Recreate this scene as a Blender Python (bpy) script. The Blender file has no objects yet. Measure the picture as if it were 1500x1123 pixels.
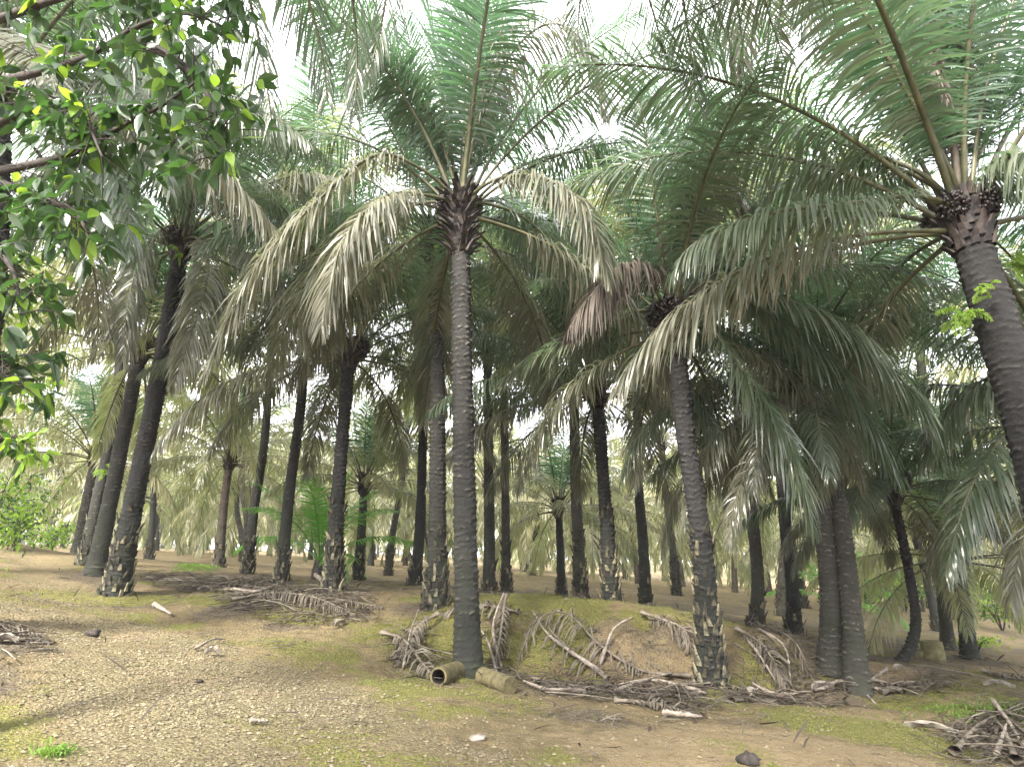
import bpy, math, random
import numpy as np
from mathutils import Vector, Matrix
scene = bpy.context.scene
COL = scene.collection
PI = math.pi
# ------------------------------------------------------------------ camera
F = 950.0; PITCH = math.atan(249/950.0); EYE = 1.6
cp, sp = math.cos(PITCH), math.sin(PITCH)
def at(px, py, Y):
    """point of the place that is Y metres ahead of the camera along the ground"""
    u = (px-750)/F; v = (561.5-py)/F
    t = Y/(cp - v*sp)
    return np.array([u*t, Y, EYE + t*(sp + v*cp)])
cam_d = bpy.data.cameras.new('camera'); cam = bpy.data.objects.new('camera', cam_d); COL.objects.link(cam)
cam_d.sensor_width = 36; cam_d.lens = 36*F/1500; cam_d.clip_end = 2000; cam_d.clip_start = .05
cam.location = (0, 0, EYE); cam.rotation_euler = (PI/2+PITCH, 0, 0)
scene.camera = cam
# ------------------------------------------------------------------ mesh helpers
def mesh_np(name, V, Q, mats, midx=None, smooth=True, attrs=None):
    """V n x 3, Q m x 4 quads (or m x 3 triangles)"""
    V = np.asarray(V, dtype=np.float32); Q = np.asarray(Q, dtype=np.int32)
    k = Q.shape[1]
    me = bpy.data.meshes.new(name)
    me.vertices.add(len(V)); me.vertices.foreach_set('co', V.ravel())
    me.loops.add(Q.size); me.loops.foreach_set('vertex_index', Q.ravel())
    me.polygons.add(len(Q)); me.polygons.foreach_set('loop_start', np.arange(0, Q.size, k, dtype=np.int32))
    if midx is not None: me.polygons.foreach_set('material_index', np.asarray(midx, dtype=np.int32))
    me.polygons.foreach_set('use_smooth', np.full(len(Q), bool(smooth)))
    for m in (mats if isinstance(mats, (list, tuple)) else [mats]): me.materials.append(m)
    if attrs:
        for an, arr in attrs.items():
            arr = np.asarray(arr, dtype=np.float32)
            if arr.ndim == 1:
                a = me.attributes.new(an, 'FLOAT', 'POINT'); a.data.foreach_set('value', arr)
            else:
                a = me.attributes.new(an, 'FLOAT_COLOR', 'POINT'); a.data.foreach_set('color', arr.ravel())
    me.update(calc_edges=True)
    return me
def link(name, me, parent=None, loc=(0, 0, 0), rot=(0, 0, 0), sc=1.0):
    o = bpy.data.objects.new(name, me); COL.objects.link(o)
    if parent: o.parent = parent
    o.location = loc; o.rotation_euler = rot; o.scale = (sc, sc, sc) if not hasattr(sc, '__len__') else sc
    return o
def tag(o, label=None, cat=None, group=None, kind=None):
    if label: o['label'] = label
    if cat: o['category'] = cat
    if group: o['group'] = group
    if kind: o['kind'] = kind
    return o
class Geo:
    def __init__(s): s.V = []; s.Q = []; s.M = []; s.n = 0
    def add(s, V, Q, m=0):
        V = np.asarray(V, float); Q = np.asarray(Q, int)
        s.V.append(V); s.Q.append(Q+s.n); s.n += len(V)
        s.M.append(np.full(len(Q), m) if np.isscalar(m) else m)
    def arr(s): return np.concatenate(s.V), np.concatenate(s.Q), np.concatenate(s.M)
    def mesh(s, name, mats, smooth=True, attrs=None):
        V, Q, M = s.arr(); return mesh_np(name, V, Q, mats, M, smooth, attrs)
def nrm(a): return a/np.maximum(np.linalg.norm(a, axis=-1, keepdims=True), 1e-9)
def catmull(P, n):
    P = np.asarray(P, float); k = len(P)
    if k == 2: return P[0]+(P[1]-P[0])*np.linspace(0, 1, n)[:, None]
    E = np.vstack([2*P[0]-P[1], P, 2*P[-1]-P[-2]])
    ch = np.r_[0, np.cumsum(np.linalg.norm(np.diff(P, axis=0), axis=1))]
    out = []
    for t in np.linspace(0, ch[-1], n*3):
        i = min(np.searchsorted(ch, t, 'right')-1, k-2); u = (t-ch[i])/(ch[i+1]-ch[i])
        p0, p1, p2, p3 = E[i], E[i+1], E[i+2], E[i+3]
        out.append(.5*((2*p1)+(-p0+p2)*u+(2*p0-5*p1+4*p2-p3)*u*u+(-p0+3*p1-3*p2+p3)*u**3))
    out = np.array(out)
    d = np.r_[0, np.cumsum(np.linalg.norm(np.diff(out, axis=0), axis=1))]
    t = np.linspace(0, d[-1], n)
    return np.stack([np.interp(t, d, out[:, i]) for i in range(3)], 1)
def tube(P, R, sides=8, flat=1.0, ref=(0, 0, 1)):
    P = np.asarray(P, float); n = len(P); R = np.broadcast_to(np.asarray(R, float), (n,))
    T = nrm(np.gradient(P, axis=0)); ref = np.array(ref, float)
    if abs(nrm(P[-1]-P[0])@ref) > .9: ref = np.array([1., .1, 0])
    S = nrm(np.cross(T, ref)); U = np.cross(S, T)
    a = np.linspace(0, 2*PI, sides, endpoint=False)
    V = P[:, None]+R[:, None, None]*(np.cos(a)[None, :, None]*S[:, None]+flat*np.sin(a)[None, :, None]*U[:, None])
    i = np.arange(n-1)[:, None]*sides; j = np.arange(sides)[None]; j2 = (j+1) % sides
    Q = np.stack([i+j, i+j2, i+sides+j2, i+sides+j], -1).reshape(-1, 4)
    return V.reshape(-1, 3), Q
def noise2(x, y, seed=0):
    """smooth value noise, -1..1"""
    xi = np.floor(x).astype(np.int64); yi = np.floor(y).astype(np.int64); xf = x-xi; yf = y-yi
    def h(a, b):
        n = (a*374761393+b*668265263+seed*974711) & 0xffffffff
        n = ((n ^ (n >> 13))*1274126177) & 0xffffffff
        return ((n ^ (n >> 16)) & 0xffff)/32767.5-1
    u = xf*xf*(3-2*xf); v = yf*yf*(3-2*yf)
    return (h(xi, yi)*(1-u)+h(xi+1, yi)*u)*(1-v)+(h(xi, yi+1)*(1-u)+h(xi+1, yi+1)*u)*v
def fbm(x, y, sc, oct=4, seed=0):
    r = 0; a = 1; tot = 0
    for o in range(oct):
        r = r+a*noise2(x*sc*2**o+7.3*o, y*sc*2**o-3.1*o, seed+o); tot += a; a *= .5
    return r/tot
# ------------------------------------------------------------------ materials
def mat(name):
    m = bpy.data.materials.new(name); m.use_nodes = True; nt = m.node_tree
    b = nt.nodes['Principled BSDF']; return m, nt, b
def N(nt, t, **kw):
    n = nt.nodes.new(t)
    for k, v in kw.items(): setattr(n, k, v)
    return n
def mixc(nt, fac, a, b):
    n = N(nt, 'ShaderNodeMix', data_type='RGBA')
    for s, v in ((n.inputs[0], fac), (n.inputs[6], a), (n.inputs[7], b)):
        if isinstance(v, bpy.types.NodeSocket): nt.links.new(v, s)
        elif isinstance(v, (tuple, list)): s.default_value = (*v[:3], 1)
        else: s.default_value = v
    return n.outputs[2]
def math_n(nt, op, a, b=None, c=None, clamp=False):
    n = N(nt, 'ShaderNodeMath', operation=op); n.use_clamp = clamp
    for s, v in zip(n.inputs, (a, b, c)):
        if v is None: continue
        if isinstance(v, bpy.types.NodeSocket): nt.links.new(v, s)
        else: s.default_value = v
    return n.outputs[0]
def noise_n(nt, sc, det=4, rough=.6, coord='Object', dist=0):
    tc = N(nt, 'ShaderNodeTexCoord'); n = N(nt, 'ShaderNodeTexNoise')
    n.inputs['Scale'].default_value = sc; n.inputs['Detail'].default_value = det; n.inputs['Roughness'].default_value = rough
    n.inputs['Distortion'].default_value = dist
    nt.links.new(tc.outputs[coord], n.inputs['Vector']); return n.outputs['Fac']
def ramp(nt, fac, p0, p1):
    n = N(nt, 'ShaderNodeMapRange'); n.inputs[1].default_value = p0; n.inputs[2].default_value = p1
    nt.links.new(fac, n.inputs[0]); return n.outputs[0]
def bump(nt, b, h, strength=.5, dist=.02):
    n = N(nt, 'ShaderNodeBump'); n.inputs['Strength'].default_value = strength; n.inputs['Distance'].default_value = dist
    nt.links.new(h, n.inputs['Height']); nt.links.new(n.outputs[0], b.inputs['Normal'])
def leaf_mat(name, c1, c2, tr, rough=.38, spec=.5, tfac=.35, sc=3.0, coat=0):
    m, nt, b = mat(name)
    f = ramp(nt, noise_n(nt, sc, 3), .35, .65)
    oi = N(nt, 'ShaderNodeObjectInfo')
    f2 = math_n(nt, 'ADD', math_n(nt, 'MULTIPLY', f, .6), math_n(nt, 'MULTIPLY', oi.outputs['Random'], .5), clamp=True)
    c = mixc(nt, f2, c1, c2)
    nt.links.new(c, b.inputs['Base Color']); b.inputs['Roughness'].default_value = rough
    b.inputs['Specular IOR Level'].default_value = spec
    if coat: b.inputs['Coat Weight'].default_value = coat; b.inputs['Coat Roughness'].default_value = .3
    t = N(nt, 'ShaderNodeBsdfTranslucent'); t.inputs[0].default_value = (*tr, 1)
    mx = N(nt, 'ShaderNodeMixShader'); mx.inputs[0].default_value = tfac
    nt.links.new(b.outputs[0], mx.inputs[1]); nt.links.new(t.outputs[0], mx.inputs[2])
    nt.links.new(mx.outputs[0], nt.nodes['Material Output'].inputs[0])
    return m
M_LEAF = [leaf_mat('young palm leaflet', (.042, .085, .05), (.09, .14, .085), (.14, .30, .12), .3, .9, .4),
          leaf_mat('palm leaflet', (.042, .07, .046), (.135, .15, .105), (.16, .27, .12), .28, .95, .35),
          leaf_mat('old palm leaflet', (.06, .075, .05), (.22, .21, .16), (.21, .23, .12), .32, .9, .33)]
M_LEAFFAR = leaf_mat('sunlit-toned distant leaflet', (.055, .085, .045), (.42, .38, .24), (.36, .42, .16), .4, .6, .42, sc=1.1)  # dusty leaf tone, albedo and translucency raised to paint sunlight on the rear fronds
M_DEAD = leaf_mat('dead palm leaflet', (.045, .038, .034), (.11, .092, .078), (.09, .07, .05), .6, .3, .2)
M_LITTER = leaf_mat('grey dry leaflet', (.045, .038, .03), (.19, .165, .13), (.06, .05, .035), .65, .3, .1, sc=6)
M_RACHIS, nt, b = mat('palm leaf stalk')
nt.links.new(mixc(nt, ramp(nt, noise_n(nt, 5), .3, .7), (.04, .046, .024), (.12, .115, .06)), b.inputs['Base Color']); b.inputs['Roughness'].default_value = .5
M_DRACHIS, nt, b = mat('dry leaf stalk')
nt.links.new(mixc(nt, ramp(nt, noise_n(nt, 5), .3, .7), (.075, .062, .048), (.24, .205, .16)), b.inputs['Base Color']); b.inputs['Roughness'].default_value = .7
M_BROAD = leaf_mat('broad leaf', (.022, .05, .018), (.05, .095, .03), (.08, .19, .035), .3, .7, .32)
M_LIME = leaf_mat('lime leaf', (.12, .22, .03), (.22, .33, .05), (.36, .58, .05), .45, .4, .45)
M_GRASSL = leaf_mat('grass blade', (.14, .17, .04), (.24, .24, .08), (.2, .26, .05), .6, .3, .3, sc=.8)
def trunk_mat(name, dark, pale, amt, alg=.5):
    m, nt, b = mat(name)
    at_ = N(nt, 'ShaderNodeAttribute', attribute_name='relief')
    n1 = noise_n(nt, 14, 5, .7); n2 = noise_n(nt, 2.2, 3)
    base = mixc(nt, ramp(nt, n2, .35, .65), dark, tuple(c*1.7 for c in dark))
    f = math_n(nt, 'MULTIPLY', ramp(nt, at_.outputs['Fac'], .35, .95), ramp(nt, n1, .38, .62), clamp=True)
    c = mixc(nt, math_n(nt, 'MULTIPLY', f, amt), base, pale)
    ah = N(nt, 'ShaderNodeAttribute', attribute_name='low')
    g = math_n(nt, 'MULTIPLY', math_n(nt, 'MULTIPLY', ah.outputs['Fac'], alg), ramp(nt, noise_n(nt, 4, 4), .35, .6), clamp=True)
    c = mixc(nt, g, c, (.035, .048, .022))
    nt.links.new(c, b.inputs['Base Color']); b.inputs['Roughness'].default_value = .8; b.inputs['Specular IOR Level'].default_value = .3
    bump(nt, b, noise_n(nt, 26, 6, .75), 1.0, .035)
    return m
M_TRUNK = trunk_mat('palm trunk bark', (.026, .026, .025), (.23, .21, .175), .85)
M_TRUNKR = trunk_mat('reddish palm trunk bark', (.055, .044, .038), (.26, .21, .17), .7)
M_TRUNKD = trunk_mat('dark palm trunk bark', (.018, .018, .019), (.16, .14, .125), .6, .4)
M_TRUNKG = trunk_mat('grey palm trunk bark', (.042, .040, .036), (.29, .265, .22), .85, .5)
def speckle(name, a, b_, sc, lo, hi, rough=.85):
    m, nt, b = mat(name)
    nt.links.new(mixc(nt, ramp(nt, noise_n(nt, sc, 5, .65), lo, hi), a, b_), b.inputs['Base Color'])
    b.inputs['Roughness'].default_value = rough; bump(nt, b, noise_n(nt, sc*3, 4), .5, .01); return m
M_BOOT = speckle('old leaf base', (.016, .015, .013), (.11, .10, .06), 9, .45, .66)
M_BOOTP = speckle('pale flaking leaf base', (.05, .045, .03), (.27, .25, .16), 9, .4, .62)
M_COLLAR = speckle('crown leaf base', (.016, .013, .015), (.09, .066, .055), 7, .45, .75, .7)
M_CUT = speckle('cut leaf base face', (.40, .25, .15), (.62, .48, .34), 14, .3, .7)
M_FRUIT = speckle('palm fruit', (.010, .008, .010), (.045, .02, .018), 20, .45, .8, .4)
M_BARK = speckle('tree bark', (.02, .016, .015), (.07, .055, .05), 12, .35, .7)
M_LOG = speckle('mossy log bark', (.055, .05, .025), (.16, .135, .06), 10, .35, .7)
M_LOGIN = speckle('log end wood', (.02, .015, .01), (.05, .04, .03), 10, .35, .7)
M_STICK = speckle('weathered wood', (.12, .10, .085), (.38, .33, .27), 11, .35, .7)
M_TWIG = speckle('dark twig', (.035, .028, .023), (.13, .105, .085), 11, .35, .7)
M_PALE = speckle('bleached leaf sheath', (.12, .105, .085), (.34, .31, .26), 7, .35, .65)
M_STUMP = speckle('mossy stump', (.07, .075, .03), (.17, .15, .07), 8, .35, .65)
M_BLACK = speckle('charred clod', (.012, .01, .01), (.05, .04, .035), 15, .35, .65)
# ------------------------------------------------------------------ the palms: base, middle points, crown (px, py, ahead)
# key: (list of (px,py), Y at base, Y at crown, radius, bark, stubs_low(m), label)
PALMS = [
 dict(k='A', cl=1.0, cs=.85, pts=[(686,990),(680,700),(676,480),(674,290)], Y=(9.5,9.6), r=.205, m=M_TRUNK, low=0, s=1.0, lab='tall oil palm in the centre with hollow log at its foot and ringed grey trunk'),
 dict(k='B', cl=.9, cs=.7, pts=[(638,895),(641,700),(639,480),(634,330)], Y=(12.3,12.6), r=.20, m=M_TRUNK, low=.9, s=.95, lab='oil palm standing on the bank close behind left of the tall central palm'),
 dict(k='C', pts=[(1042,1003),(1028,800),(1005,640),(985,455)], Y=(9.6,9.4), r=.185, m=M_TRUNKD, low=1.75, s=0.8, lab='dark oil palm with shaggy stub covered foot below the bank, right of centre'),
 dict(k='D', pts=[(1216,985),(1216,860),(1200,720),(1172,560)], Y=(10.9,11.1), r=.185, m=M_TRUNKG, low=.0, s=0.72, lab='left trunk of the leaning grey palm pair at the right end of the bank'),
 dict(k='D2', pts=[(1256,1018),(1246,880),(1228,740),(1200,600)], Y=(10.5,11.2), r=.175, m=M_TRUNKG, low=0, s=0.68, lab='right trunk of the leaning grey palm pair at the right end of the bank'),
 dict(k='E', cl=.6, cs=.4, pts=[(1612,1130),(1540,760),(1462,480),(1405,300)], Y=(6.6,6.9), r=.235, m=M_TRUNKD, low=0, s=1.0, lab='big near oil palm leaning in from the right edge with green ferns on its trunk'),
 dict(k='F', pts=[(168,873),(205,690),(243,500),(268,345)], Y=(13.5,13.2), r=.235, m=M_TRUNKD, low=1.3, s=.95, lab='leaning oil palm nearest the road on the left, front of its row'),
 dict(k='G', pts=[(138,847),(160,740),(190,590),(207,500)], Y=(15.5,15.3), r=.21, m=M_TRUNK, low=0, s=0.85, lab='leaning palm second in the row beside the road'),
 dict(k='H', pts=[(124,828),(142,740),(168,610),(185,440)], Y=(18.5,18.2), r=.2, m=M_TRUNK, low=1.2, s=0.95, lab='leaning palm third in the row beside the road, leafy shoots on its foot'),
 dict(k='I', pts=[(112,815),(122,760),(142,660)], Y=(22.5,22.2), r=.2, m=M_TRUNKG, low=0, s=0.75, lab='leaning palm fourth and last in the row beside the road'),
 dict(k='J', pts=[(487,866),(494,740),(505,600),(513,505)], Y=(13.5,13.6), r=.18, m=M_TRUNKD, low=1.35, s=0.85, lab='dark oil palm with crumbling pale stub skirt, left of the twin central trunks'),
 dict(k='K', pts=[(411,855),(424,720),(440,600),(452,440),(462,330)], Y=(16,16.1), r=.165, m=M_TRUNK, low=.7, s=0.95, lab='speckled slim palm leaning right on the terrace, two trunks left of centre'),
 dict(k='L', pts=[(362,840),(373,740),(388,640),(402,440)], Y=(20,20), r=.165, m=M_TRUNK, low=.8, s=0.95, lab='slim palm behind the speckled one, between it and the reddish trunk'),
 dict(k='M', pts=[(320,831),(328,740),(338,665)], Y=(23,23), r=.175, m=M_TRUNKR, low=.6, s=0.7, lab='reddish brown palm trunk in the middle distance on the left'),
 dict(k='N', pts=[(897,892),(888,760),(880,650),(874,560)], Y=(14,14), r=.175, m=M_TRUNKD, low=1.6, s=0.85, lab='black palm with wide pale flaking foot standing on the bank right of centre'),
 dict(k='O', pts=[(851,886),(847,790),(843,700),(838,430)], Y=(18,18), r=.19, m=M_TRUNKG, low=1.5, s=0.9, lab='grey palm covered in pale lichen, left of the black flaking palm'),
 dict(k='P', pts=[(947,892),(941,780),(935,690),(930,400)], Y=(18,18), r=.165, m=M_TRUNK, low=.4, s=0.95, lab='slim dark palm just right of the black flaking palm'),
 dict(k='Q', pts=[(1105,922),(1110,850),(1100,740),(1085,630),(1070,400)], Y=(16,16), r=.175, m=M_TRUNKG, low=.5, s=1.0, lab='palm with a crooked swollen foot on the bank top, right of the shaggy dark palm'),
 dict(k='R', pts=[(1163,927),(1160,850),(1148,740),(1125,360)], Y=(16.5,16.5), r=.175, m=M_TRUNKD, low=.3, s=1.0, lab='black palm trunk on the bank top, left of the leaning grey pair'),
 dict(k='LL', pts=[(-70,900),(-40,640),(-8,380),(0,130)], Y=(8.6,8.4), r=.21, m=M_TRUNKD, low=0, s=1.0, lab='dark oil palm half cut by the left edge of the picture'),
 dict(k='RR', pts=[(1680,1010),(1660,820),(1630,600)], Y=(9.6,9.6), r=.2, m=M_TRUNKD, low=0, s=.95, lab='oil palm at the right edge of which only low drooping fronds show'),
 dict(k='S', pts=[(1280,990),(1316,972),(1341,920),(1330,830),(1303,700)], Y=(13,13.2), r=.11, m=M_TRUNKD, low=0, s=.62, lab='thin black palm whose trunk bends up like a hook from the ground'),
 dict(k='T', pts=[(1421,971),(1412,890),(1398,800)], Y=(15,15.2), r=.17, m=M_TRUNKD, low=0, s=0.75, lab='dark palm right of the mossy stumps, front of a close pair'),
 dict(k='U', pts=[(1389,953),(1382,880),(1372,790),(1345,480)], Y=(17.5,17.5), r=.165, m=M_TRUNKG, low=0, s=0.9, lab='greyer palm behind and left of the dark palm near the mossy stumps'),
 dict(k='V', pts=[(524,852),(530,770),(534,700)], Y=(22,22), r=.17, m=M_TRUNK, low=1.0, s=0.7, lab='flecked middle distance palm just right of the stub skirted palm'),
 dict(k='W', pts=[(606,858),(614,790),(618,700),(622,520)], Y=(19,19), r=.18, m=M_TRUNKD, low=.4, s=0.9, lab='dark palm peeping out left of the twin central trunks'),
 dict(k='X', pts=[(716,872),(717,790),(716,690),(714,500)], Y=(18,18), r=.18, m=M_TRUNK, low=.6, s=0.9, lab='dark palm peeping out right of the tall central trunk'),
 dict(k='Y', pts=[(742,872),(741,800),(740,700),(736,430)], Y=(21,21), r=.17, m=M_TRUNKG, low=1.2, s=0.95, lab='mottled palm second to the right of the tall central trunk'),
 dict(k='Z', pts=[(823,880),(821,810),(818,735)], Y=(24,24), r=.17, m=M_TRUNKD, low=.6, s=0.7, lab='dark middle distance palm left of the grey lichen covered one'),
]
for p in PALMS: p['r'] *= .9 if p['k'] == 'E' else .79
# ------------------------------------------------------------------ terrain
CP = [at(*c) for c in [
 (700,1060,6.9),(300,1000,8.0),(150,930,10),(450,960,9.5),(600,1000,8.3),(330,925,11),(200,890,13),(60,880,12.4),
 (420,912,12),(380,905,12.2),(530,885,12.6),(560,950,10.5),(620,990,9.7),(760,1003,9.2),(900,1010,9.2),(1150,1015,10),
 (760,1040,7.9),(900,1050,7.7),(1100,1060,7.6),(1200,1050,8.2),(1300,1060,8.2),(1330,1110,6.8),(1400,1120,7.1),(1450,1090,8.2),(1480,1010,10.5),
 (760,880,11.3),(840,888,11.2),(900,893,11.1),(1000,910,10.9),(1100,925,11.1),(1190,940,11.4),(700,880,11.6),
 (760,975,10.3),(840,980,10.2),(900,985,10.1),(1000,992,10.2),(1100,1000,10.3),(1190,1000,10.7),(700,985,10.2),
 (1280,960,13),(1340,975,12.5),(1400,955,16),(800,848,30),(700,828,60),(560,850,22),(300,822,30),(50,800,40),(250,850,17),
 (1400,935,20),(1450,965,15),(1300,892,40),(1400,895,40),(1400,868,90),(1000,860,40),(1200,880,30),
 (20,795,20),(0,860,11),(0,960,7.5),(0,1060,6.0),(-200,860,10),(80,825,18),(60,812,25),(650,860,18),(980,880,22),(1060,893,22)]]
CP += [at(p['pts'][0][0], p['pts'][0][1], p['Y'][0]) for p in PALMS if p['k'] not in ('E', 'RR', 'LL')]
CP += [np.array(c, float) for c in [(0,0,0),(-5,0,.15),(6,0,-.2),(0,4,0),(-3,5,.05),(3.5,5.4,-.12),(6,5,-.4),(0,-12,0),(-12,-8,.5),(12,-8,-.6),
  (30,10,-2.5),(-30,12,1.8),(-60,60,2.5),(60,60,-4),(0,150,.5),(120,150,-5),(-120,150,4),(0,-60,0)]]
CP = np.array(CP)
D = np.linalg.norm(CP[:, None, :2]-CP[None, :, :2], axis=2)
A_ = np.zeros((len(CP)+1,)*2); A_[:-1, :-1] = D - .15*np.eye(len(CP)); A_[-1, :-1] = 1; A_[:-1, -1] = 1
W_ = np.linalg.solve(A_, np.r_[CP[:, 2], 0])
BASES = [at(p['pts'][0][0], p['pts'][0][1], p['Y'][0]) for p in PALMS if p['Y'][0] < 16]
def H(x, y):
    x = np.asarray(x, float); y = np.asarray(y, float); sh = x.shape
    x = x.ravel(); y = y.ravel(); r = np.full(x.shape, W_[-1])
    for i in range(len(CP)): r += W_[i]*np.sqrt((x-CP[i, 0])**2+(y-CP[i, 1])**2+.01)
    road = np.clip((8.8-y-.0*x)/2, 0, 1)
    r += .05*fbm(x, y, .9, 4, 3)*(1-.6*road)+.02*fbm(x, y, 4, 3, 9)*(1-.5*road)+.006*fbm(x, y, 14, 2, 5)
    bank = np.exp(-((y-10.9+.12*np.abs(x-1))/1.3)**2)*np.clip((x+2.6)/1.2, 0, 1)*np.clip((6.5-x)/1.5, 0, 1)
    r += bank*(.15*fbm(x, y, 1.6, 4, 41)-.16*np.abs(fbm(x*1.6, y*.7, 2.4, 4, 43)))
    r -= .16*np.exp(-((y-9.75-.1*np.abs(x-1))/.38)**2)*np.clip((x-.0)/.6, 0, 1)*np.clip((4.6-x)/1, 0, 1)*(1+.6*fbm(x, y, 2.2, 3, 47))
    for c in BASES: r += .07*np.exp(-((x-c[0])**2+(y-c[1])**2)/.3)
    return r.reshape(sh)
def hz(x, y): return float(H(np.array([x]), np.array([y]))[0])
def G(px, py):
    """where a ray through this spot of the place meets the ground"""
    Ys = np.linspace(4.5, 60, 1400); u = (px-750)/F; v = (561.5-py)/F; t = Ys/(cp-v*sp)
    X = u*t; Z = EYE+t*(sp+v*cp); g = H(X, Ys); k = np.argmax(Z < g)
    if not (Z < g).any(): k = len(Ys)-1
    return np.array([X[k], Ys[k], g[k]])
def inpoly(x, y, P):
    ins = np.zeros(x.shape, bool); dist = np.full(x.shape, 1e9); n = len(P)
    for i in range(n):
        x0, y0 = P[i]; x1, y1 = P[(i+1) % n]
        c = ((y0 > y) != (y1 > y)) & (x < (x1-x0)*(y-y0)/((y1-y0)+1e-12)+x0); ins ^= c
        t = np.clip(((x-x0)*(x1-x0)+(y-y0)*(y1-y0))/((x1-x0)**2+(y1-y0)**2+1e-12), 0, 1)
        dist = np.minimum(dist, np.hypot(x-x0-t*(x1-x0), y-y0-t*(y1-y0)))
    return np.where(ins, dist, -dist)
def wp(pts): return [tuple(G(*p)[:2]) for p in pts]
road_poly = [(1.6, -30), (1.6, 3)]+wp([(860,1120),(740,1085),(600,1042),(440,990),(330,945),(200,905),(140,880)])+wp([(105,850),(100,826)])+[(-22,34),(-24,34)]+wp([(40,826),(0,850),(-10,880)])+wp([(40,935),(60,1000),(90,1110)])+[(-3.6, 3), (-4.5, -30)]
path_poly = wp([(1130,1042),(1290,1028),(1410,1003),(1400,965),(1500,955),(1520,1000),(1430,1045),(1250,1062)])
face_poly = wp([(760,925),(900,930),(1010,950),(1040,990),(900,985),(770,980)])
soil_poly = wp([(800,1075),(980,1052),(1130,1062),(1280,1095),(1380,1118)])+[(4.5,4),(1,4)]
moss_poly = wp([(380,935),(560,955),(700,1005),(760,1030),(620,1035),(480,985)])
moss2 = wp([(1000,1035),(1150,1040),(1330,1050),(1420,1080),(1390,1118),(1250,1085),(1080,1055)])
moss3 = wp([(740,885),(900,893),(1040,905),(1050,925),(900,920),(760,910)])
moss4 = wp([(500,905),(590,905),(610,960),(560,965),(500,935)])
moss5 = wp([(1080,930),(1130,950),(1150,1000),(1110,1010),(1080,960)])
LITP = [wp(q) for q in [[(320,862),(420,858),(540,880),(560,915),(420,918),(330,900)],[(560,930),(650,925),(650,1000),(590,985)],[(700,890),(760,890),(760,1000),(690,990)],
   [(770,992),(900,985),(1050,1005),(1050,1045),(860,1028),(775,1010)],[(1100,950),(1180,945),(1280,1010),(1230,1035),(1060,1032),(1060,1000)],[(1380,1070),(1500,1030),(1520,1123),(1400,1120)],
   [(200,840),(400,848),(420,866),(230,862)],[(1280,1000),(1400,990),(1400,1020),(1290,1025)],[(-30,925),(60,925),(80,955),(-30,965)]]]
def masks(x, y):
    j = .5*fbm(x, y, .8, 4, 21)+.25*fbm(x, y, 3, 3, 33)
    sm = lambda d, w=.35: np.clip(d/w*.5+.5, 0, 1)
    g = sm(inpoly(x, y, road_poly)+j*.9)
    g = g*np.clip(.95+1.4*fbm(x, y, .55, 4, 77), .35, 1)
    far = np.clip((y-15)/6, 0, 1)
    so = np.maximum(sm(inpoly(x, y, soil_poly)+j*1.2), np.clip(fbm(x, y, .5, 4, 51)*3-.5, 0, 1)*.8*(1-g))
    so = np.maximum(so, np.clip((y-11)/4, 0, 1)*.6*g); so = np.maximum(so, sm(inpoly(x, y, path_poly)+j*.9)*.8); so = np.maximum(so, sm(inpoly(x, y, face_poly)+j*.9)*.7)
    so = np.maximum(so, np.clip((y-24)/12, 0, 1)*.45)
    mo = np.clip(fbm(x, y, .9, 5, 61)*3.2-.05, 0, 1)*.9*(1-g*.75)*np.clip((22-y)/5, .25, 1)
    for P in (moss_poly, moss2, moss3, moss4, moss5): mo = np.maximum(mo, sm(inpoly(x, y, P)+j*1.3, .5)*np.clip(.7+fbm(x, y, 2.5, 4, 71)*1.2, 0, 1))
    li = np.clip(fbm(x, y, 1.3, 5, 81)*2.4+.15+.5*np.clip((y-11)/2, 0, 1)*np.clip((26-y)/6, 0, 1), 0, 1)*(1-g)*.8*(1-so*.6)
    for c in BASES: li = np.maximum(li, np.clip(1.3-np.hypot(x-c[0], y-c[1])/.9+j*.6, 0, .95))
    for P in LITP: li = np.maximum(li, sm(inpoly(x, y, P)+j*.8, .5)*.9)
    return g, mo, so, li
def axis(lo, hi, n, fine):
    a = np.arcsinh(lo/fine); b_ = np.arcsinh(hi/fine); return fine*np.sinh(np.linspace(a, b_, n))
gx = axis(-170, 170, 560, 9); gy = 9.2+axis(-70, 230, 560, 6)
GX, GY = np.meshgrid(gx, gy)
GZ = H(GX, GY); g, mo, so, li = masks(GX, GY)
V = np.stack([GX, GY, GZ], -1).reshape(-1, 3); nx = len(gx)
i = (np.arange(len(gy)-1)[:, None]*nx+np.arange(nx-1)[None]).ravel()
Q = np.stack([i, i+1, i+nx+1, i+nx], 1)
M_GROUND, nt, b = mat('plantation ground')
am = N(nt, 'ShaderNodeAttribute', attribute_name='mask'); sep = N(nt, 'ShaderNodeSeparateColor'); nt.links.new(am.outputs['Color'], sep.inputs[0])
nf = noise_n(nt, 26, 6, .7); nm = noise_n(nt, 5, 6, .65); nb = noise_n(nt, .8, 4, .6)
tc = N(nt, 'ShaderNodeTexCoord'); vo = N(nt, 'ShaderNodeTexVoronoi'); vo.inputs['Scale'].default_value = 34; nt.links.new(tc.outputs['Object'], vo.inputs['Vector'])
vs = N(nt, 'ShaderNodeSeparateColor'); nt.links.new(vo.outputs['Color'], vs.inputs[0])
litter = mixc(nt, ramp(nt, nf, .35, .68), (.075, .06, .042), (.24, .195, .13))
earth = mixc(nt, ramp(nt, nm, .35, .65), (.15, .115, .058), (.30, .235, .12))
gravel = mixc(nt, vs.outputs[0], (.125, .10, .052), (.30, .255, .145))
gravel = mixc(nt, math_n(nt, 'MULTIPLY', ramp(nt, nb, .55, .7), .5), gravel, (.40, .27, .18))
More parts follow.
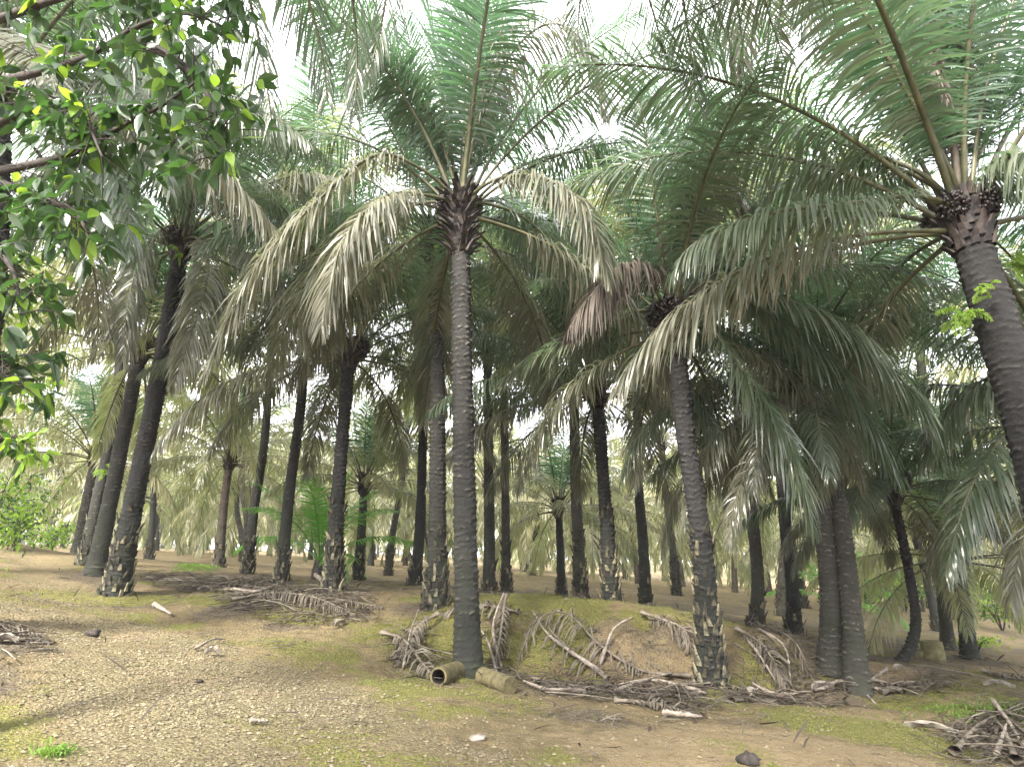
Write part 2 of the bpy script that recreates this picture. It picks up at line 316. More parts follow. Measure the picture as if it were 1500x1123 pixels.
gravel = mixc(nt, math_n(nt, 'MULTIPLY', ramp(nt, nm, .58, .72), .55), gravel, (.16, .16, .06))
soil = mixc(nt, ramp(nt, nm, .3, .7), (.23, .17, .095), (.38, .295, .165))
moss = mixc(nt, ramp(nt, nf, .35, .65), (.11, .12, .028), (.29, .275, .07))
nh = noise_n(nt, 9, 8, .75)
def mk(ch, amp=1.5, k=3.2): return math_n(nt, 'ADD', math_n(nt, 'MULTIPLY', math_n(nt, 'ADD', math_n(nt, 'ADD', ch, -.5), math_n(nt, 'MULTIPLY', math_n(nt, 'ADD', nh, -.5), amp)), k), .5, clamp=True)
c = mixc(nt, mk(sep.outputs[0]), earth, gravel)
ff = math_n(nt, 'ADD', math_n(nt, 'MULTIPLY', nf, .8), -.4)
c = mixc(nt, mk(sep.outputs[2], 2.2), c, soil)
c = mixc(nt, mk(am.outputs['Alpha'], 2.0), c, litter)
c = mixc(nt, mk(sep.outputs[1], 2.4), c, moss)
nx_ = ramp(nt, noise_n(nt, 70, 4, .8), .3, .7)
c = mixc(nt, nx_, mixc(nt, .45, c, (.03, .022, .015)), mixc(nt, .12, c, (.5, .45, .33)))
nt.links.new(c, b.inputs['Base Color']); b.inputs['Roughness'].default_value = .95; b.inputs['Specular IOR Level'].default_value = .2
bh = math_n(nt, 'ADD', math_n(nt, 'MULTIPLY', vo.outputs['Distance'], -.5), math_n(nt, 'ADD', nf, nm))
bump(nt, b, bh, 1.0, .05)
o = link('ground', mesh_np('ground', V, Q, M_GROUND, attrs={'mask': np.stack([g, mo, so, li], -1).reshape(-1, 4)})); tag(o, kind='structure')
# ------------------------------------------------------------------ fronds
def frond_geo(P, rng, n=100, Lmax=.85, wid=.036, seg=4, droop=1.0, rag=.35, r0=.042, start=.2, side=None, curl=.0, floor=None, thin=1.0):
    """leaf stalk through P with two ranks of hanging leaflets; returns V, Q, M (0 leaflet, 1 stalk)"""
    g = Geo(); R = catmull(P, 40); Lr = np.linalg.norm(np.diff(R, axis=0), axis=1).sum()
    T = nrm(np.gradient(R, axis=0))
    if side is None:
        h = R[-1]-R[0]; h = h.copy(); h[2] = 0
        if np.linalg.norm(h) < .35: h = np.array([.3, 1., 0])
        side = np.cross(nrm(h), [0, 0, 1.])
    S = nrm(side-(T@side)[:, None]*T); U = np.cross(S, T)
    s = np.linspace(0, 1, 40)
    rad = r0*(1-s)**.8*.9+.007; rad[:3] *= np.array([1.9, 1.5, 1.15])
    a = np.linspace(0, 2*PI, 6, endpoint=False)[:-1]
    a = np.array([0.1, 1.2, 1.94, 3.0, 4.7]);
    VV = R[:, None]+rad[:, None, None]*(np.cos(a)[None, :, None]*S[:, None]+.7*np.sin(a)[None, :, None]*U[:, None])
    sd = 5; i = np.arange(39)[:, None]*sd; j = np.arange(sd)[None]; j2 = (j+1) % sd
    g.add(VV.reshape(-1, 3), np.stack([i+j, i+j2, i+sd+j2, i+sd+j], -1).reshape(-1, 4), 1)
    for sg in (-1, 1):
        t = np.linspace(start, .995, n)+rng.uniform(-.4, .4, n)*(1-start)/n; t = np.clip(t, start, .998)
        if thin < 1: t = t[rng.random(len(t)) < thin]
        m = len(t)
        def I(Aa): return np.stack([np.interp(t, s, Aa[:, k]) for k in range(3)], 1)
        p = I(R)+0; tt = nrm(I(T)); ss = nrm(I(S))*sg; uu = nrm(I(U))
        q = (t-start)/(1-start)
        ln = Lmax*np.clip(.38+1.9*q, 0, 1)*np.where(q > .62, 1-.72*((q-.62)/.38)**1.4, 1)*rng.uniform(.82, 1.08, m)
        p = p+uu*np.interp(t, s, rad)[:, None]*.5
        fw = np.interp(q, [0, .5, 1], [.25, .6, 1.6])+rng.normal(0, .12, m)
        rank = np.where(rng.random(m) < .5, 1, -1)*rag+rng.normal(0, rag*.5, m)
        d = nrm(ss+tt*fw[:, None]+uu*(rank+.15)[:, None])
        tw = rng.normal(0, .35, m)
        dr = droop*rng.uniform(.7, 1.35, m)
        pts = [p]; dirs = [d]
        for k in range(seg):
            u = (k+1)/seg
            dd = nrm(d+np.array([0, 0, -1.])*(dr*(u**1.2)*1.9)[:, None]+tt*(curl*u))
            pts.append(pts[-1]+dd*(ln/seg)[:, None]); dirs.append(dd)
        pts = np.stack(pts, 1); dirs = np.stack(dirs, 1)
        if floor is not None:
            fz = H(pts[..., 0], pts[..., 1])+.012+rng.random(pts.shape[:2])*.03
            pts[..., 2] = np.maximum(pts[..., 2], fz)
        wv = nrm(tt[:, None]-(dirs*tt[:, None]).sum(-1, keepdims=True)*dirs)
        nv = np.cross(dirs, wv); wv = wv*np.cos(tw)[:, None, None]+nv*np.sin(tw)[:, None, None]
        prof = np.interp(np.linspace(0, 1, seg+1), [0, .3, .7, 1], [.45, 1, .8, .08])*wid*.5
        w = prof[None, :, None]*np.interp(q, [0, .3, 1], [.7, 1, .6])[:, None, None]
        VV = np.stack([pts-wv*w, pts+wv*w], 2)    # m, seg+1, 2, 3
        b0 = (np.arange(m)[:, None]*(seg+1)+np.arange(seg)[None])*2
        g.add(VV.reshape(-1, 3), np.stack([b0, b0+1, b0+3, b0+2], -1).reshape(-1, 4), 0)
    return g.arr()
def planar(a0, a1, L, rng, pw=1.15, sway=.15):
    n = 14; s = np.linspace(0, 1, n); a = np.radians(a0+(a1-a0)*s**pw)
    x = np.r_[0, np.cumsum(np.cos((a[1:]+a[:-1])/2)*L/(n-1))]; z = np.r_[0, np.cumsum(np.sin((a[1:]+a[:-1])/2)*L/(n-1))]
    y = rng.normal(0, sway)*L*.3*s**2
    return np.stack([x+.06, y, z], 1)
# age classes: start angle, end angle, length, droop, rag, material index
AGES = [(84, 62, 4.2, .18, .15, 0), (72, 20, 4.9, .35, .22, 0), (58, -12, 5.3, .6, .3, 1), (42, -38, 5.4, .85, .35, 1),
        (22, -58, 5.3, 1.1, .35, 1), (2, -72, 5.1, 1.3, .35, 2), (-22, -84, 4.7, 1.3, .35, 2)]
LIB = {}; LIBMID = {}
def age_mesh(ai, v, hi=True):
    key = (ai, v, hi)
    if key in LIB: return LIB[key]
    a0, a1, L, dr, rg, mi = AGES[ai]; rng = np.random.default_rng(100+ai*10+v)
    P = planar(a0+rng.normal(0, 4), a1+rng.normal(0, 8), L*rng.uniform(.95, 1.05), rng)
    V, Q, M = frond_geo(P, rng, n=140 if hi else 70, Lmax=1.0, seg=4 if hi else 3, wid=.035 if hi else .055, droop=dr, rag=rg, side=np.array([0, -1., 0]))
    LIB[key] = mesh_np('frond', V, Q, [M_LEAF[mi] if hi or ai < 2 else M_LEAFFAR, M_RACHIS], M); return LIB[key]  # rear palms' older fronds take the paler colour with sunlight painted in
def dead_mesh(v):
    key = ('dead', v)
    if key in LIB: return LIB[key]
    rng = np.random.default_rng(300+v)
    P = planar(-35+rng.normal(0, 8), -88, 3.9, rng)
    V, Q, M = frond_geo(P, rng, n=80, seg=4, wid=.035, droop=1.8, rag=.3, side=np.array([0, -1., 0]), thin=.8)
    LIB[key] = mesh_np('dead_frond', V, Q, [M_DEAD, M_DRACHIS], M); return LIB[key]
# ------------------------------------------------------------------ trunks and stubs
def trunk_geo(C, r, rings, sides, seed, relief=.016):
    rng = np.random.default_rng(seed); R = catmull(C, rings)
    L = np.linalg.norm(np.diff(R, axis=0), axis=1).sum(); s = np.linspace(0, 1, rings); z = s*L
    T = nrm(np.gradient(R, axis=0)); X = nrm(np.cross(np.array([0, 1., 0]), T)); Y = np.cross(T, X)
    rr = r*(1+.45*np.exp(-z/.3)+.32*np.exp(-z/1.3))*(1-.06*s)+r*.22*np.clip((s-.9)/.1, 0, 1)
    rr = rr*(1+.07*fbm(z, z*0, 1.1, 3, seed))
    th = np.linspace(0, 2*PI, sides, endpoint=False)
    nA = 8; ph = .088
    TH, ZZ = np.meshgrid(th, z)
    ZZw = ZZ+.05*fbm(np.cos(TH)*1.2+9, ZZ*.7+np.sin(TH), 1.6, 4, seed+5)
    row = np.floor(ZZw/ph); fz = ZZw/ph-row
    ca = (TH/(2*PI)*nA+row*.38) % 1
    hsh = rng.random((int(L/ph)+8, nA)); cc = np.floor(TH/(2*PI)*nA+row*.38).astype(int) % nA; hh = hsh[np.clip(row.astype(int), 0, len(hsh)-1), cc]
    arc = fz-.35*(1-(2*ca-1)**2)+.3*(hh-.5)            # crescent ledges
    led = np.exp(-((arc-.35)/.2)**2)*np.clip(1.25-np.abs(2*ca-1)**3, 0, 1)
    led *= np.clip(.75+.9*fbm(TH*2.2, ZZ*3.2, 2, 3, seed+9), .05, 1.2)*(.25+1.1*hh)
    dsp = relief*1.5*(led-.4)+.012*fbm(TH*3, ZZ*4, 2, 4, seed+2)
    rad = rr[:, None]+dsp
    VV = R[:, None]+rad[..., None]*(np.cos(TH)[..., None]*X[:, None]+np.sin(TH)[..., None]*Y[:, None])
    i = np.arange(rings-1)[:, None]*sides; j = np.arange(sides)[None]; j2 = (j+1) % sides
    Q = np.stack([i+j, i+j2, i+sides+j2, i+sides+j], -1).reshape(-1, 4)
    low = np.clip(1.2-ZZ/2.2, 0, 1)
    return VV.reshape(-1, 3), Q, led.ravel(), low.ravel(), R, rr, X, Y, T, L
STUB_Q = np.array([[0,1,5,4],[1,2,6,5],[2,3,7,6],[3,0,4,7],[4,5,9,8],[5,6,10,9],[6,7,11,10],[7,4,8,11],[8,9,10,11]])
def stub(g, p, out, up, tang, ln, w, th, splay, m=0, mcut=0):
    """a cut leaf base: wide at the trunk, curving up and out"""
    r = []
    for k, (u, ww, tt) in enumerate(((0, 1, 1), (.5, .72, .8), (1, .5, .55))):
        c = p+up*ln*u*(1-.3*splay*u)+out*(ln*splay*u**1.3)
        r += [c-tang*w*ww*.5-out*th*tt*.5, c+tang*w*ww*.5-out*th*tt*.5, c+tang*w*ww*.4+out*th*tt*.5, c-tang*w*ww*.4+out*th*tt*.5]
    g.add(r, STUB_Q, np.array([m]*8+[mcut]))
def stubs_geo(R, rr, X, Y, T, L, z0, z1, per, dz, rng, ln, w, splay, th=.035, keep=1.0, cut=0, pale=0, taper=0):
    g = Geo(); z = z0; k = 0; n = len(R); tot = 0
    while z < z1:
        i = min(int(z/L*(n-1)), n-1)
        for q in range(per):
            if rng.random() > keep*(1-.85*max(0, (z-z0)/(z1-z0)-.45)/.55*taper): continue
            a = 2*PI*(q+k*.38)/per+rng.normal(0, .06)
            out = np.cos(a)*X[i]+np.sin(a)*Y[i]; tg = np.cross(T[i], out)
            s = rng.uniform(.7, 1.25)
            stub(g, R[i]+out*rr[i]*.97, out, nrm(T[i]+tg*rng.normal(0, .18)), tg, ln*s, w*rng.uniform(.75, 1.15), th, splay*rng.uniform(.6, 1.4), 1 if rng.random() < pale else 0, 1 if rng.random() < cut else 0)
            tot += 1
        z += dz; k += 1
    return g if tot else None
def fruit_geo(c, r, rng):
    g = Geo()
    ico = np.array([[0,0,1],[1,0,0],[0,1,0],[-1,0,0],[0,-1,0],[0,0,-1]], float)
    q = [[0,1,2,2],[0,2,3,3],[0,3,4,4],[0,4,1,1],[5,2,1,1],[5,3,2,2],[5,4,3,3],[5,1,4,4]]
    q = [[a, b_, c_, c_] for a, b_, c_, _ in q]
    for k in range(150):
        d = nrm(rng.normal(size=3)); p = c+d*r*np.array([1, 1, 1.25])*rng.uniform(.85, 1)
        s = rng.uniform(.022, .034); a = nrm(np.cross(d, rng.normal(size=3))); b_ = np.cross(d, a)
        Vv = np.stack([p+s*(v[0]*a+v[1]*b_+v[2]*d*1.6) for v in ico]); g.add(Vv, np.array(q)[:, :3])
    return g
CROWN = {}
def palm(p, seed, fine=True, nfr=34, custom=(), skip=()):
    pts = p['pts']; n = len(pts); Y0, Y1 = p['Y']
    C = np.array([at(px, py, Y0+(Y1-Y0)*k/(n-1)) for k, (px, py) in enumerate(pts)])
    base = C[0].copy(); base[2] = hz(base[0], base[1]) if p['k'] != 'E' else hz(base[0], base[1])
    C[0, 2] = base[2]-.12
    root = bpy.data.objects.new('oil_palm', None); COL.objects.link(root); root.location = base; root.empty_display_size = .3
    tag(root, p['lab'], 'palm tree', 'oil palms of the plantation')
    near = p['Y'][0] < 14.5
    V, Q, led, low, R, rr, X, Y, T, L = trunk_geo(C-base, p['r'], 460 if near else 220, 40 if near else 24, seed)
    link('trunk', mesh_np('trunk', V, Q, p['m'], attrs={'relief': led, 'low': low}), root)
    rng = np.random.default_rng(seed*7+1)
    if p['low'] > 0:
        g = stubs_geo(R, rr, X, Y, T, L, .04, p['low'], 9, .13, rng, .17, .085, .24, keep=.95, pale=.36, taper=1)
        g2 = stubs_geo(R, rr, X, Y, T, L, p['low'], p['low']+.5, 9, .14, rng, .2, .1, .3, keep=.3, pale=.3)
        if g2: v, q, m_ = g2.arr(); g.add(v, q, m_)
        link('leaf_stubs', g.mesh('leaf_stubs', [M_BOOT, M_BOOTP], smooth=False), root)
    cl = p.get('cl', .55)
    g = stubs_geo(R, rr, X, Y, T, L, L-cl, L+.05, 9, .085, rng, .22, .12, p.get('cs', .45), th=.045, cut=.05)
    link('crown_leaf_bases', g.mesh('crown_leaf_bases', [M_COLLAR, M_CUT], smooth=False), root)
    top = R[-1]
    if near:
        for k in range(3):
            a = rng.uniform(0, 2*PI); c = top+np.array([math.cos(a)*.26, math.sin(a)*.26, -.12+.1*rng.random()])
            fg = fruit_geo(c, .15, rng); link('fruit_bunch', fg.mesh('fruit_bunch', [M_FRUIT]), root)
    CROWN[p['k']] = (root, top, base)
    sc = p['s']; a = rng.uniform(0, 2*PI)
    for k in range(nfr):
        t = (k+.5)/nfr; ai = min(int(t**.9*6.3), 5)
        a += 2.39996+rng.normal(0, .08)
        az = a % (2*PI)
        if any(ai in ages and abs((az-c+PI) % (2*PI)-PI) < hw for ages, c, hw in skip): continue
        me = age_mesh(ai, k % 3, True) if (near or fine) else age_mesh(ai, k % 3, False)
        link('frond', me, root, loc=top+np.array([math.cos(az)*.07, math.sin(az)*.07, -.1-.28*t]), rot=(rng.normal(0, .05), rng.normal(0, .05), az), sc=sc*rng.uniform(.9, 1.06))
    return root
def xfrond(k, pts, mi=1, seed=0, dead=False, **kw):
    """a frond of palm k whose stalk runs through given points (px, py, metres ahead)"""
    root, top, base = CROWN[k]; rng = np.random.default_rng(900+seed)
    P = np.array([top+np.array([0, 0, -.1])]+[at(*q)-base for q in pts])
    a = dict(n=150, droop=.9, rag=.32, wid=.035, Lmax=.98); a.update(kw)
    V, Q, M = frond_geo(P, rng, **a)
    mats = [M_DEAD, M_DRACHIS] if dead else [M_LEAF[mi], M_RACHIS]
    nm = 'dead_frond' if dead else 'frond'
    return link(nm, mesh_np(nm, V, Q, mats, M), root)
NF = dict(A=34, C=30, E=28, F=32)
for idx, p in enumerate(PALMS):
    palm(p, 11+idx, fine=p['Y'][0] < 15, nfr=NF.get(p['k'], 30), skip={'E': [((3, 4, 5, 6), PI*1.5, .9)], 'B': [((2, 3, 4, 5), PI*1.5, 1.0)], 'J': [((3, 4, 5), PI*1.6, 1.2)], 'W': [((3, 4, 5), PI*1.5, 1.0)], 'C': [((3, 4, 5), PI*1.5, 1.0), ((1, 2, 3, 4, 5), PI*1.12, .65)], 'D': [((3, 4, 5), PI*1.75, 1.2)], 'D2': [((3, 4, 5), PI*1.75, 1.2)], 'RR': [((3, 4, 5), PI*1.2, .8)], 'A': [((3, 4, 5), PI*1.5, .9), ((2, 3, 4, 5), PI*1.22, .75), ((3, 4, 5), PI*1.75, .5)]}.get(p['k'], [((5,), PI*1.5, .7)]))
# --- fronds whose course the photograph shows plainly
xfrond('A', [(640,190,9.3),(600,125,9.0),(550,70,8.7),(512,140,8.5)], 1, 1, droop=.8)
xfrond('A', [(655,190,9.6),(640,90,9.7),(612,-80,9.9)], 0, 2, droop=.15, rag=.15)
xfrond('A', [(682,180,9.8),(690,80,10.1),(700,-100,10.4)], 0, 3, droop=.15, rag=.15)
xfrond('A', [(700,180,9.4),(722,90,9.2),(765,-60,9.1)], 0, 4, droop=.25)
xfrond('A', [(700,190,9.2),(745,85,8.8),(805,35,8.6),(860,70,8.5),(885,170,8.5)], 2, 5, droop=1.1)
xfrond('A', [(730,262,9.0),(800,262,8.5),(860,310,8.1),(893,410,7.9)], 2, 6, droop=1.2)
xfrond('A', [(620,250,9.1),(550,228,8.7),(460,300,8.3),(370,400,8.1),(300,545,8.0)], 2, 7, droop=1.1)
xfrond('A', [(615,285,9.0),(560,290,8.4),(500,360,8.0),(470,480,7.9)], 2, 8, droop=1.3)
xfrond('A', [(720,300,9.7),(780,330,10.1),(850,420,10.6),(880,520,10.8)], 1, 9, droop=1.0)
xfrond('A', [(610,300,9.9),(540,340,10.2),(450,420,10.5),(385,560,10.8)], 2, 10, droop=1.1)
xfrond('C', [(1040,410,9.2),(1130,430,8.9),(1250,490,8.7),(1350,590,8.6),(1372,640,8.6)], 1, 11, droop=1.2)
xfrond('C', [(1040,425,9.4),(1150,475,9.2),(1250,580,9.0),(1320,700,8.9)], 1, 12, droop=1.2)
xfrond('C', [(1020,460,9.2),(1080,530,8.8),(1150,640,8.5),(1190,770,8.4)], 1, 13, droop=1.3)
xfrond('C', [(960,400,9.2),(910,390,8.9),(860,440,8.7),(835,480,8.6)], 1, 14, dead=True, droop=1.5)
xfrond('C', [(940,455,9.8),(880,470,10.4),(810,510,11.0),(730,560,11.6)], 1, 15, droop=1.0, Lmax=.7)
xfrond('C', [(990,370,9.1),(1010,300,8.8),(1060,260,8.5),(1110,330,8.4)], 2, 16, droop=1.2)
xfrond('C', [(1040,395,10),(1150,395,10.6),(1290,420,11.2),(1440,530,11.8)], 0, 17, droop=1.2, Lmax=1.0)
xfrond('E', [(1390,250,6.6),(1320,120,6.3),(1245,-10,6.1),(1150,-120,6.0)], 0, 21, droop=.5, Lmax=.9)
xfrond('E', [(1400,200,6.9),(1388,80,7.0),(1370,-120,7.1)], 0, 22, droop=.3)
xfrond('E', [(1415,200,7.0),(1440,60,7.2),(1455,-120,7.4)], 0, 23, droop=.3)
xfrond('E', [(1440,215,6.8),(1500,110,6.7),(1600,10,6.6)], 0, 24, droop=.4)
xfrond('E', [(1350,255,6.8),(1260,220,7.2),(1130,175,7.8),(1000,140,8.3),(900,160,8.7)], 1, 25, droop=.9)
xfrond('E', [(1350,288,6.6),(1250,297,6.4),(1120,315,6.4),(1020,355,6.4),(985,400,6.5)], 1, 26, droop=1.2, Lmax=.8)
xfrond('E', [(1350,262,6.9),(1270,240,7.6),(1170,255,8.2),(1080,330,8.6)], 1, 27, droop=1.1)
xfrond('E', [(1385,230,7.1),(1330,60,7.8),(1210,-10,8.5),(1090,20,9.0),(1010,110,9.4)], 1, 28, droop=.9)
xfrond('E', [(1388,120,6.5),(1370,20,6.2),(1350,40,6.1),(1390,150,6.0)], 1, 29, dead=True, droop=1.8, Lmax=.45, thin=.6)
xfrond('E', [(1470,240,6.6),(1520,230,6.2),(1570,300,5.9)], 1, 30, droop=1.2)
xfrond('F', [(262,280,13.0),(232,180,12.9),(205,100,12.8)], 0, 31, droop=.3)
xfrond('F', [(283,270,13.2),(310,180,13.4),(330,90,13.7)], 0, 32, droop=.3)
xfrond('F', [(250,290,12.8),(205,240,12.3),(150,250,12.0),(110,330,11.9)], 1, 33, droop=1.0)
xfrond('F', [(310,315,12.8),(380,275,12.2),(450,255,11.8),(510,265,11.6)], 2, 34, droop=1.3)
xfrond('F', [(250,330,12.8),(215,360,12.3),(190,430,12.0),(180,530,11.9)], 2, 35, droop=1.3)
xfrond('F', [(290,350,12.7),(305,390,12.2),(290,460,11.9),(255,560,11.7)], 2, 36, droop=1.3)
xfrond('LL', [(60,80,8.2),(150,90,7.8),(230,170,7.5),(250,280,7.4)], 1, 51, droop=1.2)
xfrond('LL', [(60,40,8.4),(170,10,8.4),(290,60,8.5),(350,180,8.6)], 1, 52, droop=1.1)
xfrond('LL', [(50,160,8.0),(120,190,7.6),(180,280,7.3),(190,380,7.2)], 1, 53, droop=1.3)
xfrond('RR', [(1560,600,9.3),(1480,630,9.0),(1420,720,8.8),(1385,840,8.7)], 1, 54, droop=1.2)
xfrond('RR', [(1560,560,9.5),(1480,540,9.8),(1400,590,10.2),(1350,680,10.4)], 1, 55, droop=1.1)
xfrond('RR', [(1590,640,9.2),(1545,700,8.9),(1500,790,8.7),(1480,880,8.7)], 2, 56, droop=1.3)
xfrond('Q', [(1050,330,15.6),(1010,220,15.2),(950,130,14.8),(890,110,14.4)], 0, 57, droop=.6)
xfrond('Q', [(1100,330,15.8),(1150,230,15.6),(1210,200,15.4),(1260,250,15.2)], 1, 58, droop=.9)
# --- two palms beside the camera whose fronds hang into the top of the view
def side_palm(k, x, y, top, lab, seed):
    p = dict(k=k, pts=[], Y=(9, 9), r=.22, m=M_TRUNKD, low=0, s=1.0, lab=lab)
    z = hz(x, y); C = [np.array(q, float) for q in ((x, y, z), (x*.97, y, z+2.5), (x*.93, y+.1, z+5), top)]
    global at; keep = at; it = iter(C); p['pts'] = [(0, 0)]*4; at = lambda *a: next(it)
    palm(p, seed, nfr=24, skip=[((0, 1, 2, 3, 4, 5, 6), PI*.5, 1.1)]); at = keep
side_palm('SL', -3.4, -.5, (-3.0, .1, 7.2), 'overhead oil palm of which only frond tips hang into the upper left', 71)
side_palm('SR', 2.6, -1.0, (2.3, -.4, 7.6), 'overhead oil palm of which only frond tips hang into the upper middle', 72)
xfrond('SL', [(400,-160,4.6),(440,-40,5.2),(470,70,5.5),(480,150,5.6)], 1, 41, droop=1.3, wid=.028)
xfrond('SL', [(480,-180,4.8),(510,-40,5.7),(522,60,6.1),(520,170,6.2)], 1, 42, droop=1.4, wid=.028)
xfrond('SL', [(250,-160,4.6),(220,-60,5.2),(200,40,5.6),(190,110,5.7)], 1, 43, droop=1.3, wid=.028)
xfrond('SR', [(960,-200,4.6),(990,-60,5.8),(1010,60,6.4),(1020,150,6.5)], 1, 44, droop=.55, rag=.15, wid=.028)
xfrond('SR', [(1040,-200,4.7),(1070,-50,5.9),(1085,40,6.3),(1090,110,6.4)], 2, 45, droop=.55, rag=.15, wid=.028)
xfrond('SR', [(1150,-200,4.7),(1180,-70,5.7),(1190,0,6.1),(1185,60,6.2)], 1, 47, droop=.55, rag=.15, wid=.028)
xfrond('SR', [(900,-200,4.7),(930,-80,6.2),(960,30,7.0),(985,110,7.2)], 1, 48, droop=.55, rag=.15, wid=.028)
xfrond('SL', [(330,-180,4.8),(350,-60,5.5),(380,60,6.0),(400,190,6.1)], 1, 49, droop=1.3, wid=.028)
xfrond('SL', [(560,-180,4.8),(570,-60,5.9),(560,30,6.3),(540,110,6.4)], 1, 50, droop=1.3, wid=.028)
xfrond('SR', [(860,-200,4.7),(860,-60,5.9),(850,0,6.3),(845,60,6.4)], 1, 46, droop=.55, rag=.15, wid=.028)
xfrond('SR', [(1240,-160,4.6),(1150,-60,5.3),(1060,0,5.8),(960,60,6.3)], 1, 61, droop=.8, wid=.028)
xfrond('SR', [(1100,-220,4.6),(1110,-80,5.6),(1120,0,6.2),(1150,90,6.6)], 2, 62, droop=.5, rag=.15, wid=.028)
xfrond('SR', [(960,-220,4.8),(1000,-80,6.0),(1050,20,6.8),(1100,130,7.2)], 1, 63, droop=.6, rag=.15, wid=.028)
# ------------------------------------------------------------------ rows of palms further back (a few crown shapes, copied)
def whole_crown(seed, n=26, leafn=30, wid=.1, seg=2, top_age=6.25):
    g = Geo(); rng = np.random.default_rng(seed); a = 0
    for k in range(n):
        t = (k+.5)/n; ai = min(int(t**.9*top_age), 6); a0, a1, L, dr, rg, mi = AGES[ai]
        P = planar(a0+rng.normal(0, 5), a1+rng.normal(0, 8), L*rng.uniform(.9, 1.05), rng)
        V, Q, M = frond_geo(P, rng, n=leafn, seg=seg, wid=wid, droop=dr, rag=rg, side=np.array([0, -1., 0]))
        a += 2.4+rng.normal(0, .1); c, s = math.cos(a), math.sin(a)
        V = V@np.array([[c, s, 0], [-s, c, 0], [0, 0, 1]])+np.array([0, 0, -.3*t])
        g.add(V, Q, M)
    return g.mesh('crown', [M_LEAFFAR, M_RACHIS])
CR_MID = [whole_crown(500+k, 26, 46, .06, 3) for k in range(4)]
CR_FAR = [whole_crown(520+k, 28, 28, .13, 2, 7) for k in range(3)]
TR = []
for k in range(6):
    rng = np.random.default_rng(540+k); h = 5.6+.42*k; lean = rng.normal(0, .35, 2)
    C = np.array([[0, 0, -.2], [lean[0]*.3, lean[1]*.3, h*.33], [lean[0]*.8, lean[1]*.8, h*.66], [lean[0], lean[1], h]])
    V, Q, led, low, R, rr, X, Y, T, L = trunk_geo(C, .135, 90, 14, 560+k, .02)
    g = Geo(); g.add(V, Q, 0)
    sg = stubs_geo(R, rr, X, Y, T, L, .05, [.1, 1.2, .6, 1.6, .1, .9][k]+.1, 8, .15, rng, .22, .1, .3, keep=.8)
    if sg: v, q, m_ = sg.arr(); g.add(v, q, 1)
    sg = stubs_geo(R, rr, X, Y, T, L, L-.7, L, 8, .12, rng, .28, .14, .6); v, q, m_ = sg.arr(); g.add(v, q, 2)
    nv = g.n; le = np.zeros(nv); le[:len(led)] = led; lw = np.zeros(nv); lw[:len(low)] = low
    TR.append((g.mesh('trunk', [(M_TRUNK, M_TRUNKG, M_TRUNKD, M_TRUNKG, M_TRUNKR, M_TRUNK)[k], M_BOOT, M_COLLAR], attrs={'relief': le, 'low': lw}), C[-1]))
rng = np.random.default_rng(77)
taken = [CROWN[k][2][:2] for k in CROWN]
def far_palm(x, y, lab, mid):
    root = bpy.data.objects.new('oil_palm', None); COL.objects.link(root); root.location = (x, y, hz(x, y)); root.rotation_euler = (0, 0, rng.uniform(0, 6.28)); root.empty_display_size = .3
    s = rng.uniform(.88, 1.12); root.scale = (s, s, s)
    tag(root, lab, 'palm tree', 'oil palms in the rows further back')
    me, top = TR[int(rng.integers(6))]
    hs = rng.uniform(.8, 1) if y < 30 else rng.uniform(.45, .85); top = top*np.array([1, 1, hs]); link('trunk', me, root, sc=(1, 1, hs))
    link('crown', (CR_MID if mid else CR_FAR)[int(rng.integers(4 if mid else 3))], root, loc=top, rot=(rng.normal(0, .06), rng.normal(0, .06), rng.uniform(0, 6.28)), sc=rng.uniform(.85, 1.08))
nfar = 0
for iy in range(19):
    y = 17.5+iy*5.0
    for ix in range(-15, 16):
        x = ix*5.5+(2.75 if iy % 2 else 0)+rng.normal(0, .7)+y*.03; yy = y+rng.normal(0, .7)
        if abs(x/yy) > .88: continue
        u = x/yy*cp*F+750
        if yy < 50 and 20 < u-(35/yy*20) and u < 105+300/yy and yy < 60: continue     # the road
        if yy > 62 and (iy % 2 or ix % 2): continue
        if min(np.hypot(x-t[0], yy-t[1]) for t in taken) < 3.6: continue
        far_palm(x, yy, 'slender oil palm in the middle rows behind the front palms' if yy < 40 else 'small distant oil palm in the far rows of the plantation', yy < 34); nfar += 1
# palms beside and behind the camera keep the light of a plantation
for x, y in ((13.5, 13), (-13.5, 10), (17, 17), (-17.5, 17)): far_palm(x, y, 'oil palm at the outer side of the near rows', True)
print('far palms', nfar)
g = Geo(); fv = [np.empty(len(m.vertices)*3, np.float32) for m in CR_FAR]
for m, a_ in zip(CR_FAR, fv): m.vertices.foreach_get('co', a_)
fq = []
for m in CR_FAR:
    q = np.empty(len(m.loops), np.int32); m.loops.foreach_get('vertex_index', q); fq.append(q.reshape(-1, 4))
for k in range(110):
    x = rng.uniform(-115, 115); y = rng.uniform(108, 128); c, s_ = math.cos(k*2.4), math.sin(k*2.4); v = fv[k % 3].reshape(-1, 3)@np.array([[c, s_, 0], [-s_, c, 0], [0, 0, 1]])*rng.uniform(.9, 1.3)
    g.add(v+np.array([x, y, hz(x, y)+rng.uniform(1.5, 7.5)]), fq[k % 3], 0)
tag(link('far_wood', g.mesh('far_wood', [M_LEAFFAR])), 'mass of far palm foliage closing the view behind the rows', 'wood', kind='stuff')
